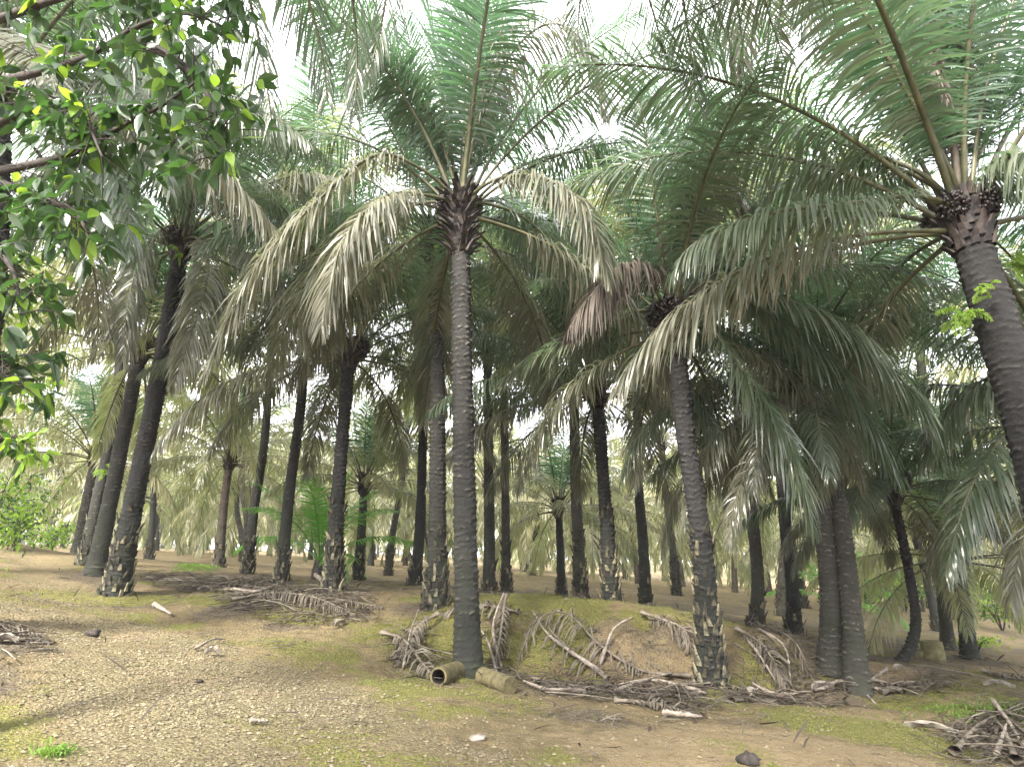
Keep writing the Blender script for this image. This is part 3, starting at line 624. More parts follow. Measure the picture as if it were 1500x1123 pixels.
# ------------------------------------------------------------------ broadleaf tree at the upper left
LEAF_U = np.array([0, .18, .42, .7, 1.0]); LEAF_W = np.array([.06, .7, 1, .72, .04])
def leaf_patch(g, p, d, nv, ln, w, m=0, sag=.25):
    s = np.cross(d, nv); q = []
    for u, ww in zip(LEAF_U, LEAF_W):
        c = p+d*ln*u+np.array([0, 0, -sag*ln*u*u]); q += [c-s*w*ww*.5+nv*w*ww*.12, c, c+s*w*ww*.5+nv*w*ww*.12]
    F4 = []
    for k in range(4):
        F4 += [[k*3, k*3+1, k*3+4, k*3+3], [k*3+1, k*3+2, k*3+5, k*3+4]]
    g.add(q, F4, m)
def broadleaf(name, label, cat, trunk_pts, twigs, rng, nleaf, ln, mats, limb_r=.05, base=None, group=None, lime=.12, trunk_r=.14):
    base = trunk_pts[0].copy(); root = bpy.data.objects.new(name, None); COL.objects.link(root); root.location = base; root.empty_display_size = .3
    tag(root, label, cat, group)
    V, Q = tube(catmull(np.array(trunk_pts)-base, 40), np.linspace(trunk_r, trunk_r*.55, 40), 12); V += .02*np.stack([noise2(V[:, 2]*4, V[:, 0]*9, 1), noise2(V[:, 2]*5, V[:, 1]*9, 2), V[:, 2]*0], 1)
    link('trunk', mesh_np('trunk', V, Q, M_BARK), root)
    g = Geo()
    for tw in twigs:
        P = catmull(np.array(tw)-base, 24); V, Q = tube(P, np.linspace(limb_r, .008, 24), 7)
        link('branch', mesh_np('branch', V, Q, M_BARK), root)
        for k in range(nleaf):
            i = int(rng.integers(5, 24)); c = P[i]
            # a small side shoot with a whorl of leaves
            sd = nrm(rng.normal(size=3)*np.array([1, 1, .6])+np.array([0, 0, -.25])); sl = rng.uniform(.12, .5)
            e = c+sd*sl; V, Q = tube(catmull([c, (c+e)/2+np.array([0, 0, .03]), e], 5), np.array([.007, .006, .005, .004, .003]), 4); g.add(V, Q, 2)
            for j in range(int(rng.integers(3, 7))):
                d = nrm(sd*.5+rng.normal(size=3)*.8+np.array([0, 0, -.5])); nv = nrm(np.cross(d, rng.normal(size=3))+np.array([0, 0, .8])); nv = nrm(nv-(nv@d)*d)
                leaf_patch(g, e+d*.02, d, nv, ln*rng.uniform(.6, 1.2), ln*rng.uniform(.38, .5), 1 if rng.random() < lime else 0)
    link('foliage', g.mesh('foliage', mats+[M_BARK]), root)
    return root
rng = np.random.default_rng(5)
tb = at(-45, 1000, 5.6); tb[2] = hz(tb[0], tb[1])
tp = [tb, at(-70, 700, 5.6), at(-55, 400, 5.7), at(-45, 200, 5.7), at(-30, 0, 5.8), at(-20, -200, 5.8)]
tw = [[at(-46,260,5.7), at(90,230,5.2), at(170,190,4.9), at(245,150,4.6), at(300,110,4.4)],
      [at(-40,130,5.7), at(110,90,5.2), at(200,40,4.9), at(270,20,4.7), at(330,40,4.6)],
      [at(-47,250,5.7), at(60,290,5.4), at(110,310,5.0), at(130,350,4.8)],
      [at(-44,200,5.7), at(70,150,5.2), at(120,170,4.8), at(150,230,4.6)],
      [at(200,60,4.9), at(260,90,4.8), at(310,150,4.7), at(320,230,4.6)],
      [at(-34,40,5.7), at(80,0,5.5), at(150,-20,5.2), at(230,-30,5.0), at(320,-10,4.9)],
      [at(-50,480,5.7), at(-20,520,5.4), at(15,560,5.2)],
      [at(-50,330,5.7), at(-10,360,5.3), at(20,400,5.0), at(30,460,4.9)]]
broadleaf('broadleaf_tree', 'broad leaved tree leaning in at the upper left corner over the road', 'tree', tp, tw, rng, 54, .175, [M_BROAD, M_LIME], lime=.1, trunk_r=.11)
b0 = at(-30, 830, 9); b0[2] = hz(b0[0], b0[1])
broadleaf('sapling', 'lime green leafy sapling at the left edge beyond the broad leaved tree', 'tree', [b0, at(-15,640,9), at(0,450,9)],
   [[at(-10,600,9), at(20,560,8.8), at(45,540,8.7)], [at(-5,480,9), at(25,430,8.8), at(60,400,8.6)], [at(-18,660,9), at(15,640,8.8), at(40,650,8.6)]], rng, 30, .17, [M_BROAD, M_LIME], limb_r=.02, lime=.65, trunk_r=.06)
def bush(px, py, Y, w, h, label, mats, lime, n=240, ln=.13, name='bush'):
    b0 = at(px, py, Y); b0[2] = hz(b0[0], b0[1]); root = bpy.data.objects.new(name, None); COL.objects.link(root); root.location = b0; root.empty_display_size = .3
    tag(root, label, 'bush'); g = Geo(); gs = Geo()
    for k in range(9):
        a = rng.uniform(0, 6.28); e = np.array([math.cos(a)*w*rng.uniform(.2, .5), math.sin(a)*w*rng.uniform(.2, .5), h*rng.uniform(.6, 1)])
        P = catmull([np.array([0, 0, -.05]), e*np.array([.3, .3, .55]), e], 10); V, Q = tube(P, np.linspace(.02, .005, 10), 5); gs.add(V, Q)
        for j in range(n//9):
            c = P[int(rng.integers(3, 10))]+rng.normal(size=3)*np.array([.2*w, .2*w, .12*h]); c[2] = max(c[2], .05)
            for q in range(3):
                d = nrm(rng.normal(size=3)+np.array([0, 0, .1])); nv = nrm(np.cross(d, rng.normal(size=3)))
                leaf_patch(g, c, d, nv, ln*rng.uniform(.6, 1.3), ln*.42, 1 if rng.random() < lime else 0)
    link('stems', gs.mesh('stems', [M_BARK]), root); link('foliage', g.mesh('foliage', mats), root); return root
bush(22, 792, 19, 1.7, 1.9, 'rounded green bush with yellow tips on the bank left of the road', [M_BROAD, M_LIME], .5, 420)
bush(75, 800, 24, 1.5, 1.1, 'low yellow green bush beside the far end of the road', [M_BROAD, M_LIME], .8, 260)
bush(-25, 815, 15, 1.6, 2.6, 'tall lime bush cut by the left edge of the picture', [M_BROAD, M_LIME], .7, 420)
bush(1435, 962, 18, 1.2, .35, 'low bright green weed patch by the dark palm on the right', [M_BROAD, M_LIME], .9, 120, .09)
bush(1250, 905, 26, 3.0, 1.5, 'green undergrowth seen between the trunks right of the bank', [M_BROAD, M_LIME], .4, 300, .18)
bush(1330, 915, 30, 3.5, 1.7, 'green undergrowth behind the hook shaped palm', [M_BROAD, M_LIME], .4, 300, .2)
bush(1470, 930, 24, 3.0, 1.6, 'green undergrowth at the right edge behind the palms', [M_BROAD, M_LIME], .35, 300, .18)
# young palm with bright fronds
def young_palm(px, py, Y, s, label, mi):
    b0 = at(px, py, Y); b0[2] = hz(b0[0], b0[1]); root = bpy.data.objects.new('young_palm', None); COL.objects.link(root); root.location = b0
    tag(root, label, 'young palm'); V, Q = tube(np.array([[0, 0, -.1], [0, 0, .25*s], [0, .02, .55*s]]), np.array([.22, .2, .14])*s, 12); link('trunk', mesh_np('trunk', V, Q, M_COLLAR), root)
    for k in range(12):
        ai = [0, 0, 1, 1, 1, 2, 2, 2, 3, 3, 4, 4][k]; key = ('young', ai)
        if key not in LIB:
            a0, a1, L, dr, rg, _ = AGES[ai]; r2 = np.random.default_rng(40+ai)
            LIB[key] = mesh_np('frond', *[(v) for v in frond_geo(planar(a0, a1, L, r2), r2, n=60, seg=3, wid=.06, droop=dr*.6, rag=.15, side=np.array([0, -1., 0]))][:2], [M_YOUNG, M_RACHIS], None)
        link('frond', LIB[key], root, loc=(0, 0, .5*s), rot=(0, 0, k*2.4), sc=.62*s)
M_YOUNG = leaf_mat('bright young leaflet', (.08, .22, .04), (.12, .3, .05), (.2, .5, .06), .4, .5, .45)
young_palm(466, 852, 20, 1.05, 'young bright green palm between the speckled palm and the stub skirted palm', 0)
young_palm(1235, 925, 22, .8, 'young bright green palm low behind the leaning grey pair', 0)
# ferns growing on the near right trunk and elsewhere
def fern(P0, label, n, ln, mat_, rngf, out=(0, -1, 0), name='fern'):
    root = bpy.data.objects.new(name, None); COL.objects.link(root); root.location = P0; tag(root, label, 'fern'); g = Geo(); out = np.array(out, float)
    for k in range(n):
        d = nrm(out+rngf.normal(size=3)*.8+np.array([0, 0, .3])); L = ln*rngf.uniform(.6, 1.2)
        pts = [rngf.normal(size=3)*.05+np.array([0, 0, 0.])]
        for j in range(5): pts.append(pts[-1]+nrm(d+np.array([0, 0, -.35*j]))*L/5)
        sp_ = frond_geo(np.array(pts), rngf, n=13, Lmax=ln*.22, wid=ln*.07, seg=2, droop=.3, rag=.1, r0=.004, start=.1)
        g.add(sp_[0], sp_[1], 0)
    link('fern_leaves', g.mesh('fern_leaves', [mat_]), root)
rf = np.random.default_rng(9)
fern(at(1412,462,6.6), 'lime green fern on the left side of the near right trunk', 12, .3, M_LIME, rf, (-1, -.6, -.4))
fern(at(1480,385,6.75), 'lime green fern on the upper right side of the near right trunk', 12, .3, M_LIME, rf, (1, -.6, 0))
fern(at(1440,420,6.5), 'small green fern in the middle of the near right trunk', 7, .2, M_LIME, rf, (-.3, -1, 0))
fern(at(638,372,12.3), 'small yellow green fern under the crown left of the tall central palm', 8, .3, M_LIME, rf)
fern(at(262,372,13.0), 'yellow green fern under the crown of the leaning palm by the road', 8, .35, M_LIME, rf)
fern(at(158,690,18.0), 'yellow green fern on the third palm of the road side row', 9, .5, M_LIME, rf)
# ------------------------------------------------------------------ things lying on the ground
rd = np.random.default_rng(31)
def gfrond(pts, label, lift=.03, arch=None, dead=M_LITTER, n=60, Lmax=.55, thin=.8, r0=.035, group='dead palm fronds lying on the ground', curl=0):
    P = []
    for k, q in enumerate(pts):
        c = G(q[0], q[1]); c = c+np.array([0, 0, lift+(arch[k]*.6 if arch else 0)]); P.append(c)
    P = np.array(P); base = P[0].copy(); V, Q, M = frond_geo(P, rd, n=n, Lmax=Lmax, wid=.03, seg=4, droop=1.5, rag=1.0, r0=r0, start=.12, floor=True, thin=thin)
    o = link('dead_frond', mesh_np('dead_frond', V-base, Q, [dead, M_DRACHIS], M), loc=base); tag(o, label, 'dead frond', group)
gfrond([(1010,1000),(940,990),(880,960),(830,928),(785,935),(760,975)], 'grey dead frond arching over the hollow right of the central palm', arch=[.05,.05,.15,.4,.35,.05], n=70, Lmax=.5, thin=.8)
gfrond([(890,1000),(850,975),(815,945),(790,905)], 'dead frond with a pale bare stalk leaning on the bank face', arch=[0,.12,.15,0], thin=.35)
gfrond([(340,885),(400,880),(460,888),(520,905)], 'dead frond with hanging strands on top of the debris heap left of centre', arch=[.1,.2,.2,.05], n=110, Lmax=.5, thin=1)
gfrond([(330,868),(400,872),(500,885),(560,895)], 'brown dead frond lying behind the debris heap left of centre', arch=[.05,.08,.08,.05], n=90, Lmax=.5, thin=1)
gfrond([(215,848),(280,852),(350,858),(400,866)], 'grey dead frond flat on the terrace behind the leaning road side palm', n=80, Lmax=.6)
gfrond([(280,862),(340,858),(420,868)], 'short grey dead frond between the debris heap and the terrace palms', n=60)
gfrond([(560,935),(590,950),(620,985),(640,1000)], 'tangled dead frond left of the hollow log', arch=[.1,.15,.1,0], n=80, Lmax=.5)
gfrond([(640,915),(610,935),(590,965),(580,980)], 'dark dead frond hanging down the bank behind the hollow log', arch=[.2,.2,.1,0], n=80, Lmax=.45)
gfrond([(740,890),(735,930),(725,985)], 'pale dead frond standing against the bank right of the central trunk', arch=[.25,.15,.1], n=50, Lmax=.35)
gfrond([(760,900),(700,890),(650,900)], 'dead frond lying on the bank top between the central trunks', n=60)
gfrond([(900,1030),(960,1035),(1030,1055)], 'thin dead frond lying flat in front of the ditch', n=70, Lmax=.4)
gfrond([(780,1000),(860,1010),(950,1015),(1030,1020)], 'dark dead frond along the bottom of the ditch', n=90, Lmax=.45, dead=M_DEAD)
gfrond([(940,905),(1000,930),(1010,960)], 'dead frond slipping off the bank left of the shaggy palm', arch=[.1,.1,.05], n=60)
gfrond([(1080,930),(1120,960),(1150,1010)], 'dead frond fanned over the bank right of the shaggy palm', arch=[.1,.15,.05], n=90, Lmax=.6)
gfrond([(1100,915),(1160,950),(1185,1000)], 'pale dead frond spread down the bank beside the leaning grey pair', arch=[.1,.2,.1], n=90, Lmax=.6)
gfrond([(1070,1030),(1150,1030),(1220,1035)], 'trampled dead frond at the foot of the bank', n=80, Lmax=.45)
gfrond([(1270,1000),(1330,1005),(1400,1000)], 'dead frond lying right of the leaning grey pair', n=60, Lmax=.4)
gfrond([(1400,1110),(1440,1075),(1500,1040)], 'grey dead frond in the lower right hollow', arch=[.05,.15,.1], n=80, Lmax=.6)
gfrond([(1500,1100),(1450,1090),(1400,1070)], 'second dead frond crossing the lower right hollow', arch=[.1,.1,.05], n=80, Lmax=.6)
gfrond([(1490,1123),(1470,1080),(1440,1050)], 'pale stalked dead frond at the lower right corner', arch=[.05,.15,.1], n=70, Lmax=.6)
gfrond([(1440,985),(1480,995),(1530,1000)], 'dead frond lying at the right edge below the far palms', n=60, Lmax=.4)
gfrond([(-20,945),(30,938),(75,945)], 'dark dead frond on the left verge of the road', n=70, Lmax=.35, dead=M_DEAD)
gfrond([(-20,925),(20,930),(60,935)], 'short dead frond stacked on the left verge heap', arch=[.1,.08,.02], n=50, Lmax=.3)
def stick(pts, r, label, arch=None, m=M_STICK, name='stick', cat='stick', group='bare sticks and stalks on the ground'):
    P = []
    for k, q in enumerate(pts): P.append(G(*q)+np.array([0, 0, r+.02+(arch[k] if arch else 0)]))
    P = catmull(P, 24); base = P[0].copy(); rr = r*np.linspace(1, .45, 24)*(1+.15*rd.normal(size=24)); rr[0] *= .3; rr[-1] *= .2
    V, Q = tube(P-base, rr, 7); V += .004*rd.normal(size=V.shape); o = link(name, mesh_np(name, V, Q, m), loc=base); tag(o, label, cat, group)
S = [([(885,995),(830,970),(800,945),(780,905)], .035, 'pale curved stalk leaning from the ditch up the bank', [0,.1,.1,.05]),
 ([(880,980),(900,950),(928,940)], .028, 'forked pale stick standing on the bank face', [0,.2,.3]),
 ([(960,905),(1000,925),(1040,950)], .025, 'stick lying across the bank edge left of the shaggy palm', None),
 ([(1035,1022),(960,1008),(905,1010)], .035, 'long pale stick in the ditch left of the shaggy palm', [0,.05,0]),
 ([(900,1018),(950,1010),(985,1003)], .03, 'short pale stick leaning on the long one in the ditch', [0,.08,.1]),
 ([(860,1018),(800,1015),(765,1002)], .028, 'grey stick near the mossy log', None),
 ([(970,1050),(1030,1058)], .035, 'dark thick stick in front of the ditch', None),
 ([(735,985),(722,940),(738,890)], .028, 'upright pale stalk right of the central trunk', [0,.15,.2]),
 ([(728,992),(715,955),(700,930)], .022, 'thin slanting stalk against the central trunk', [0,.1,.1]),
 ([(590,985),(600,950),(612,915)], .018, 'thin grey stick leaning on the bank behind the hollow log', [0,.15,.2]),
 ([(1090,935),(1115,975),(1140,1012)], .03, 'brown stalk sliding down the bank right of the shaggy palm', [0,.08,0]),
 ([(1110,925),(1150,965),(1160,1010)], .025, 'pale stalk sliding down the bank beside the first one', [0,.12,0]),
 ([(1195,1020),(1245,1005),(1285,1038)], .03, 'dark stick at the foot of the leaning grey pair', None),
 ([(1270,1013),(1310,1014)], .028, 'straight dark stick right of the leaning grey pair', None),
 ([(365,1062),(392,1063)], .02, 'small dark stick lying on the gravel road', None),
 ([(285,955),(310,945),(330,940)], .02, 'small grey twig on the road edge', [0,.03,0]),
 ([(225,890),(250,905)], .045, 'dark broken branch at the road edge below the leaning palm', None),
 ([(340,870),(372,878),(400,872)], .04, 'black branch lying over the debris heap', [.05,.1,.1]),
 ([(460,855),(475,862),(482,868)], .05, 'short stub of branch at the foot of the stub skirted palm', [.15,.05,0]),
 ([(1455,1040),(1480,1075),(1500,1100)], .03, 'pale stalk in the lower right hollow', [.1,.1,0]),
 ([(1460,1115),(1478,1080)], .03, 'whitish stalk at the very lower right', [0,.1]),
 ([(1300,985),(1270,1005)], .03, 'grey stick at the foot of the hook shaped palm', None),
 ([(1100,1010),(1140,1022),(1180,1018)], .03, 'grey stick among the litter at the foot of the bank', None)]
for pts, r, lab, ar in S: stick(pts, r, lab, ar)
# hollow log and mossy log
def log(pa, pb, r, label, hollow=True):
    A = G(*pa); B = G(*pb); A[2] += r*.85; B[2] += r*.8; A = A; P = catmull([A, (A+B)/2, B], 18); base = A.copy()
    V, Q = tube(P-base, r*(1+.05*np.sin(np.arange(18)*1.7)), 20); V += .006*np.stack([noise2(V[:, 0]*14, V[:, 2]*14, s) for s in (1, 2, 3)], 1)
    root = bpy.data.objects.new('log', None); COL.objects.link(root); root.location = base; tag(root, label, 'log')
    link('bark', mesh_np('bark', V, Q, M_LOG), root)
    d = nrm(B-A); g = Geo()
    V, Q = tube(np.array([A-base-d*.004, A-base+d*.3, A-base+d*.6]) if hollow else np.array([A-base, A-base+d*.02, A-base+d*.03]), r*.78 if hollow else r*.5, 20); g.add(V, Q[:, ::-1], 0)
    n = 20; rim0, _ = tube(np.array([A-base-d*.004, A-base+d*.01]), r*1.0, 20); rin, _ = tube(np.array([A-base-d*.006, A-base+d*.01]), r*.78 if hollow else r*.02, 20)
    i = np.arange(20); g.add(np.vstack([rim0[:20], rin[:20]]), np.stack([i, (i+1) % 20, 20+(i+1) % 20, 20+i], 1), 1)
    link('cut_end', g.mesh('cut_end', [M_LOGIN, M_LOG], smooth=False), root); g = Geo()
    rim0, _ = tube(np.array([B-base+d*.004, B-base+d*.01]), r*1.0, 20); g.add(np.vstack([rim0[:20], rim0[:20]*0+rim0[:20].mean(0)]), np.stack([i, (i+1) % 20, 20+(i+1) % 20, 20+i], 1), 1)
    link('cut_end', g.mesh('cut_end', [M_LOGIN, M_LOG], smooth=False), root)
log((642,1003), (692,985), .115, 'hollow brown log open towards the road at the foot of the central palm')
log((748,1018), (706,1000), .11, 'green mossy log lying right of the central palm foot', False)
def stump(px, py, r, h, label):
    c = G(px, py); a = np.linspace(0, 2*PI, 24, endpoint=False); g = Geo()
    zs = [-.1, 0, h*.4, h*.8, h*.97, h]; rs = [1.25, 1.12, 1.0, .98, .95, .86]
    P = np.array([[0, 0, z] for z in zs]); V, Q = tube(P, r*np.array(rs), 24); V += .02*np.stack([noise2(V[:, 0]*9, V[:, 2]*9, 4), noise2(V[:, 1]*9, V[:, 2]*9, 5), V[:, 0]*0], 1); g.add(V, Q)
    top = V[-24:]; i = np.arange(24); g.add(np.vstack([top, top*.5+top.mean(0)*.5-[0, 0, .02], np.repeat([top.mean(0)-[0, 0, .04]], 24, 0)]), np.vstack([np.stack([i, (i+1) % 24, 24+(i+1) % 24, 24+i], 1), np.stack([24+i, 24+(i+1) % 24, 48+(i+1) % 24, 48+i], 1)]))
    o = link('stump', g.mesh('stump', [M_STUMP]), loc=c); tag(o, label, 'stump', 'mossy palm stumps')
stump(1367, 967, .22, .38, 'larger mossy stump left of the dark palm pair'); stump(1345, 964, .13, .16, 'low broken stump touching the larger mossy stump')
def clod(px, py, r, label, m, name='clod', cat='clod', sz=(1, 1, .6)):
    c = G(px, py); n = 14; th = np.linspace(0, PI, 9); g = Geo(); P = []
    V = np.array([[math.sin(t)*math.cos(p_), math.sin(t)*math.sin(p_), math.cos(t)] for t in th for p_ in np.linspace(0, 2*PI, n, endpoint=False)])
    V = V*(1+.3*noise2(V[:, 0]*3+px, V[:, 1]*3+V[:, 2]*2, 8)[:, None])*r*np.array(sz); i = np.arange(8)[:, None]*n; j = np.arange(n)[None]
    Q = np.stack([i+j, i+n+j, i+n+(j+1) % n, i+(j+1) % n], -1).reshape(-1, 4)
    o = link(name, mesh_np(name, V, Q, m), loc=c+np.array([0, 0, r*sz[2]*.6])); tag(o, label, cat)
clod(135, 932, .10, 'small black lump on the gravel road at the left', M_BLACK)
clod(1097, 1119, .09, 'dark stone at the bottom edge of the road', M_BLACK, 'stone', 'stone')
clod(292, 1000, .04, 'tiny dark stone in the middle of the gravel road', M_BLACK, 'stone', 'stone')
clod(700, 1084, .06, 'pale stone at the end of the gravel patch', M_PALE, 'stone', 'stone', (1.3, 1, .5))
def sheath(px, py, ln, w, ang, label):
    c = G(px, py)+np.array([0, 0, .03]); n = 12; u = np.linspace(0, 1, n); v = np.linspace(-1, 1, 6)
    UU, VV_ = np.meshgrid(u, v, indexing='ij'); wd = w*np.sin(np.clip(UU*1.15+.08, 0, 1)*PI)**.7
    x = (UU-.5)*ln; y = VV_*wd*.5; z = .05*VV_**2+.05*np.sin(UU*PI)+.015*noise2(UU*7, VV_*3, 6)
    ca, sa = math.cos(ang), math.sin(ang); V = np.stack([x*ca-y*sa, x*sa+y*ca, z], -1).reshape(-1, 3)
    Vb = V-np.array([0, 0, .012]); i = (np.arange(n-1)[:, None]*6+np.arange(5)[None]).ravel(); Q = np.stack([i, i+6, i+7, i+1], 1)
    V[:, 2] = V[:, 2]; o = link('leaf_sheath', mesh_np('leaf_sheath', np.vstack([V, Vb]), np.vstack([Q, Q[:, ::-1]+n*6]), M_PALE), loc=c); tag(o, label, 'dry leaf', 'pale dry leaf pieces')
for a in [(1365,1075,.55,.12,-.7,'long whitish dry leaf piece near the lower right hollow'), (498,918,.3,.14,1.2,'white dry leaf piece on the moss below the debris heap'),
          (1120,962,.35,.07,.6,'pale dry leaf piece caught on the bank right of the shaggy palm'), (1207,1015,.4,.12,.3,'pale dry leaf piece at the foot of the leaning grey pair'),
          (1312,1020,.35,.1,0,'pale dry leaf piece right of the leaning grey pair'), (1318,985,.25,.08,.4,'white scrap at the foot of the hook shaped palm'),
          (310,962,.2,.07,.1,'small pale leaf scrap on the gravel road'), (5,945,.3,.12,.2,'pale leaf scrap at the left edge of the road'),
          (1465,1010,.4,.07,-.6,'pale dry strip near the right edge'), (1105,1022,.25,.14,.9,'bluish white scrap in the litter below the bank'),
          (300,866,.3,.1,.2,'pale scrap in front of the terrace palms')]: sheath(*a)
# ------------------------------------------------------------------ gravel, litter, grass: what nobody could count
rs = np.random.default_rng(55)
def scatter(n, box, keep):
    x = rs.uniform(box[0], box[1], n); y = rs.uniform(box[2], box[3], n); pr = keep(x, y); k = rs.random(n) < pr; return x[k], y[k]
OCT = np.array([[1,0,0],[0,1,0],[-1,0,0],[0,-1,0],[0,0,1],[0,0,-1]], float); OT = np.array([[0,1,4],[1,2,4],[2,3,4],[3,0,4],[1,0,5],[2,1,5],[3,2,5],[0,3,5]])
x, y = scatter(90000, (-9, 7, 4.6, 13), lambda x, y: .06*np.clip(1.5-(y-5)/8, .1, 1)+masks(x, y)[0]**1.5*np.clip(1.5-(y-5)/8, .1, 1)*np.clip(.6+fbm(x, y, 1.2, 3, 91)*1.2, .1, 1))
n = len(x); z = H(x, y); s = rs.uniform(.006, .02, n)*rs.uniform(.6, 1.3, n); Vv = OCT[None]*(1+rs.normal(0, .25, (n, 6, 3)))*s[:, None, None]*np.array([1.2, 1.0, .6])
an = rs.uniform(0, 6.28, n); ca, sa = np.cos(an)[:, None], np.sin(an)[:, None]
Vv = np.stack([Vv[..., 0]*ca-Vv[..., 1]*sa, Vv[..., 0]*sa+Vv[..., 1]*ca, Vv[..., 2]], -1)+np.stack([x, y, z+s*.25], 1)[:, None]
M_GRAV, nt, b = mat('gravel stones')
ga = N(nt, 'ShaderNodeAttribute', attribute_name='tone')
nt.links.new(mixc(nt, ga.outputs['Fac'], (.10, .085, .052), (.22, .19, .12)), b.inputs['Base Color']); b.inputs['Roughness'].default_value = .9
o = link('gravel', mesh_np('gravel', Vv.reshape(-1, 3), (OT[None]+np.arange(n)[:, None, None]*6).reshape(-1, 3), M_GRAV, smooth=False, attrs={'tone': np.repeat(rs.random(n), 6)})); tag(o, 'loose grey beige gravel on the plantation road', 'gravel', kind='stuff')
print('stones', n)
# leaf litter shreds
def strips(name, x, y, l0, l1, w, mat_, label, cat, up=.15, rise=0, pile=0):
    n = len(x); z = H(x, y)+.008+rs.random(n)*pile; a = rs.uniform(0, 6.28, n); L = rs.uniform(l0, l1, n); e = rs.normal(0, up, n)+rise
    d = np.stack([np.cos(a)*np.cos(e), np.sin(a)*np.cos(e), np.sin(e)], 1); sd = np.stack([-np.sin(a), np.cos(a), rs.normal(0, .3, n)], 1)
    p = np.stack([x, y, z], 1); k = 3; pts = []
    for j in range(k+1):
        u = j/k; q = p+d*(L*u)[:, None]+np.array([0, 0, -1])*(L*.35*u*u*(.3+rise))[:, None]+sd*(L*.15*u*u*np.sign(rs.random(n)-.5))[:, None]*0
        q[:, 2] = np.maximum(q[:, 2], z-.005); pts.append(q)
    pts = np.stack(pts, 1); ww = np.array([.6, 1, .8, .1])[None, :, None]*w*rs.uniform(.6, 1.4, n)[:, None, None]*.5
    V = np.stack([pts-sd[:, None]*ww, pts+sd[:, None]*ww], 2); b0 = (np.arange(n)[:, None]*(k+1)+np.arange(k)[None])*2
    o = link(name, mesh_np(name, V.reshape(-1, 3), np.stack([b0, b0+1, b0+3, b0+2], -1).reshape(-1, 4), mat_)); tag(o, label, cat, kind='stuff'); return o
def litk(x, y):
    r = masks(x, y)[3]*.22+.012
    for P in LITP: r = np.maximum(r, np.clip(inpoly(x, y, P)/.3+.4, 0, 1)*.9)
    return r
x, y = scatter(60000, (-11, 11, 6, 19), litk); print('litter', len(x))
strips('leaf_litter', x, y, .08, .38, .016, M_LITTER, 'grey brown shreds of dead palm leaf on the ground', 'leaf litter', .2, .05, .06)
x, y = scatter(16000, (-11, 11, 6, 17), lambda x, y: litk(x, y)*1.0)
strips('dark_leaf_litter', x, y, .1, .45, .02, M_DEAD, 'dark brown rotting leaf shreds under the palms', 'leaf litter', .3, .1, .08)
x, y = scatter(150000, (-10, 9, 4.8, 16), lambda x, y: np.clip(masks(x, y)[1]*1.2-.15, 0, 1)*.75+.02)
strips('moss_grass', x, y, .015, .05, .008, M_GRASSL, 'short olive moss and grass on the road edge and bank', 'grass', .4, .9)
M_VG = leaf_mat('fresh grass blade', (.10, .19, .03), (.16, .27, .05), (.18, .34, .04), .5, .3, .35)
gp = wp([(255,838),(315,835),(320,828),(270,826)]); x, y = scatter(30000, (-12, -5, 13, 24), lambda x, y: np.clip(inpoly(x, y, gp)/.3+.6, 0, 1))
c1 = G(82, 1105); c2 = G(1440, 1045); k = 500
x = np.r_[x, c1[0]+rs.normal(0, .07, 160)]; y = np.r_[y, c1[1]+rs.normal(0, .07, 160)]; x = np.r_[x, c2[0]+rs.normal(0, .5, 900)]; y = np.r_[y, c2[1]+rs.normal(0, .25, 900)]
strips('fresh_grass', x, y, .05, .14, .012, M_VG, 'small patches of fresh bright green grass', 'grass', .3, 1.0)
g = Geo(); cand = []
x, y = scatter(5200, (-11, 11, 6, 19), lambda x, y: np.clip(litk(x, y)*1.3-.35, 0, 1))
for q in range(len(x)):
    L = rs.uniform(.25, 1.1); a = rs.uniform(0, 6.28); bend = rs.normal(0, .25); k = 5; t = np.linspace(-.5, .5, k)
    px_ = x[q]+np.cos(a)*L*t-np.sin(a)*bend*L*t*t; py_ = y[q]+np.sin(a)*L*t+np.cos(a)*bend*L*t*t
    pz = H(px_, py_)+rs.uniform(.01, .12)+rs.normal(0, .12)*t*L+.08*L*(1-4*t*t)*rs.random(); v, f = tube(np.stack([px_, py_, pz], 1), rs.uniform(.004, .014)*np.linspace(1, .4, k), 4); g.add(v, f, 0 if rs.random() < .55 else 1)
print('twigs', len(x))
tag(link('twigs', g.mesh('twigs', [M_TWIG, M_DRACHIS])), 'tangled grey brown twigs and leaf stalks heaped along the bank', 'twigs', kind='stuff')
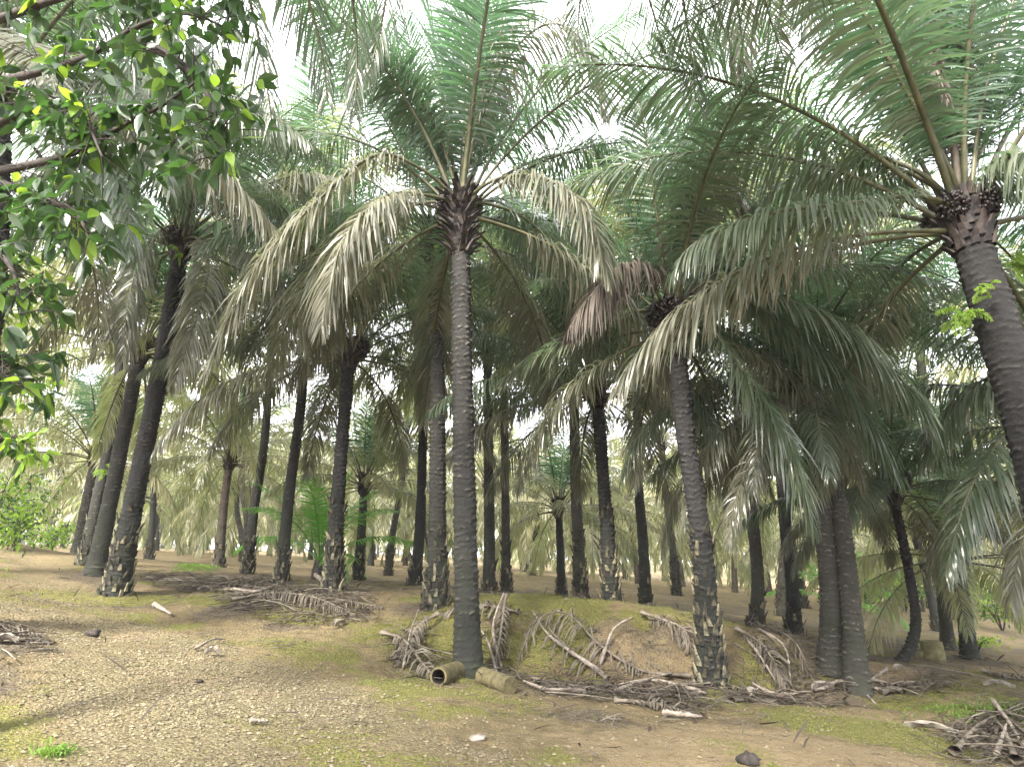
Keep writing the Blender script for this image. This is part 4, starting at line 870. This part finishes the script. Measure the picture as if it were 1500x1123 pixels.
# ------------------------------------------------------------------ light
w = bpy.data.worlds.new('World'); scene.world = w; w.use_nodes = True; nt = w.node_tree
SUN_EL, SUN_AZ = math.radians(40), math.radians(-152)     # azimuth from +Y, clockwise
sky = nt.nodes.new('ShaderNodeTexSky'); sky.sky_type = 'NISHITA'; sky.sun_disc = False; sky.sun_elevation = SUN_EL; sky.sun_rotation = SUN_AZ
sky.air_density = 1.0; sky.dust_density = 6.0; sky.ozone_density = 1.0; sky.altitude = 0
bg = nt.nodes['Background']; bg.inputs[1].default_value = .15
# bright thin cloud over most of the sky
cl = noise_n(nt, 2.2, 5, .55, 'Generated'); cov = math_n(nt, 'ADD', math_n(nt, 'MULTIPLY', ramp(nt, cl, .35, .6), .18), .8, clamp=True)
nt.links.new(mixc(nt, cov, sky.outputs[0], (5.6, 5.5, 5.85)), bg.inputs[0])
sd = bpy.data.lights.new('sun', 'SUN'); sd.energy = 3.6; sd.angle = math.radians(14); sd.color = (1, .93, .82)
so_ = bpy.data.objects.new('sun', sd); COL.objects.link(so_)
dv = Vector((math.sin(SUN_AZ)*math.cos(SUN_EL), math.cos(SUN_AZ)*math.cos(SUN_EL), math.sin(SUN_EL)))
so_.rotation_euler = dv.to_track_quat('Z', 'Y').to_euler(); so_.location = (0, 0, 30)
hm = bpy.data.materials.new('haze'); hm.use_nodes = True; nt = hm.node_tree; nt.nodes.clear()
ou = nt.nodes.new('ShaderNodeOutputMaterial'); pv = nt.nodes.new('ShaderNodeVolumePrincipled'); pv.inputs['Color'].default_value = (.93, .94, .96, 1); pv.inputs['Density'].default_value = .0008
pv.inputs['Anisotropy'].default_value = .2; nt.links.new(pv.outputs[0], ou.inputs['Volume'])
x0, x1, y0, y1, z0, z1 = -175, 175, -75, 245, -14, 22
V = [[x, y, z] for z in (z0, z1) for y in (y0, y1) for x in (x0, x1)]
hb = link('haze', mesh_np('haze', V, [[0,2,3,1],[4,5,7,6],[0,1,5,4],[2,6,7,3],[0,4,6,2],[1,3,7,5]], hm, smooth=False)); tag(hb, 'thin pale haze between the palms', 'haze', kind='stuff')
print('ground z', GZ.min(), GZ.max())
scene.render.engine = 'CYCLES'; scene.cycles.max_bounces = 8; scene.cycles.diffuse_bounces = 4; scene.cycles.transmission_bounces = 4; scene.cycles.glossy_bounces = 3
scene.view_settings.view_transform = 'Standard'; scene.view_settings.look = 'None'; scene.view_settings.gamma = 1; scene.view_settings.exposure = 2.45
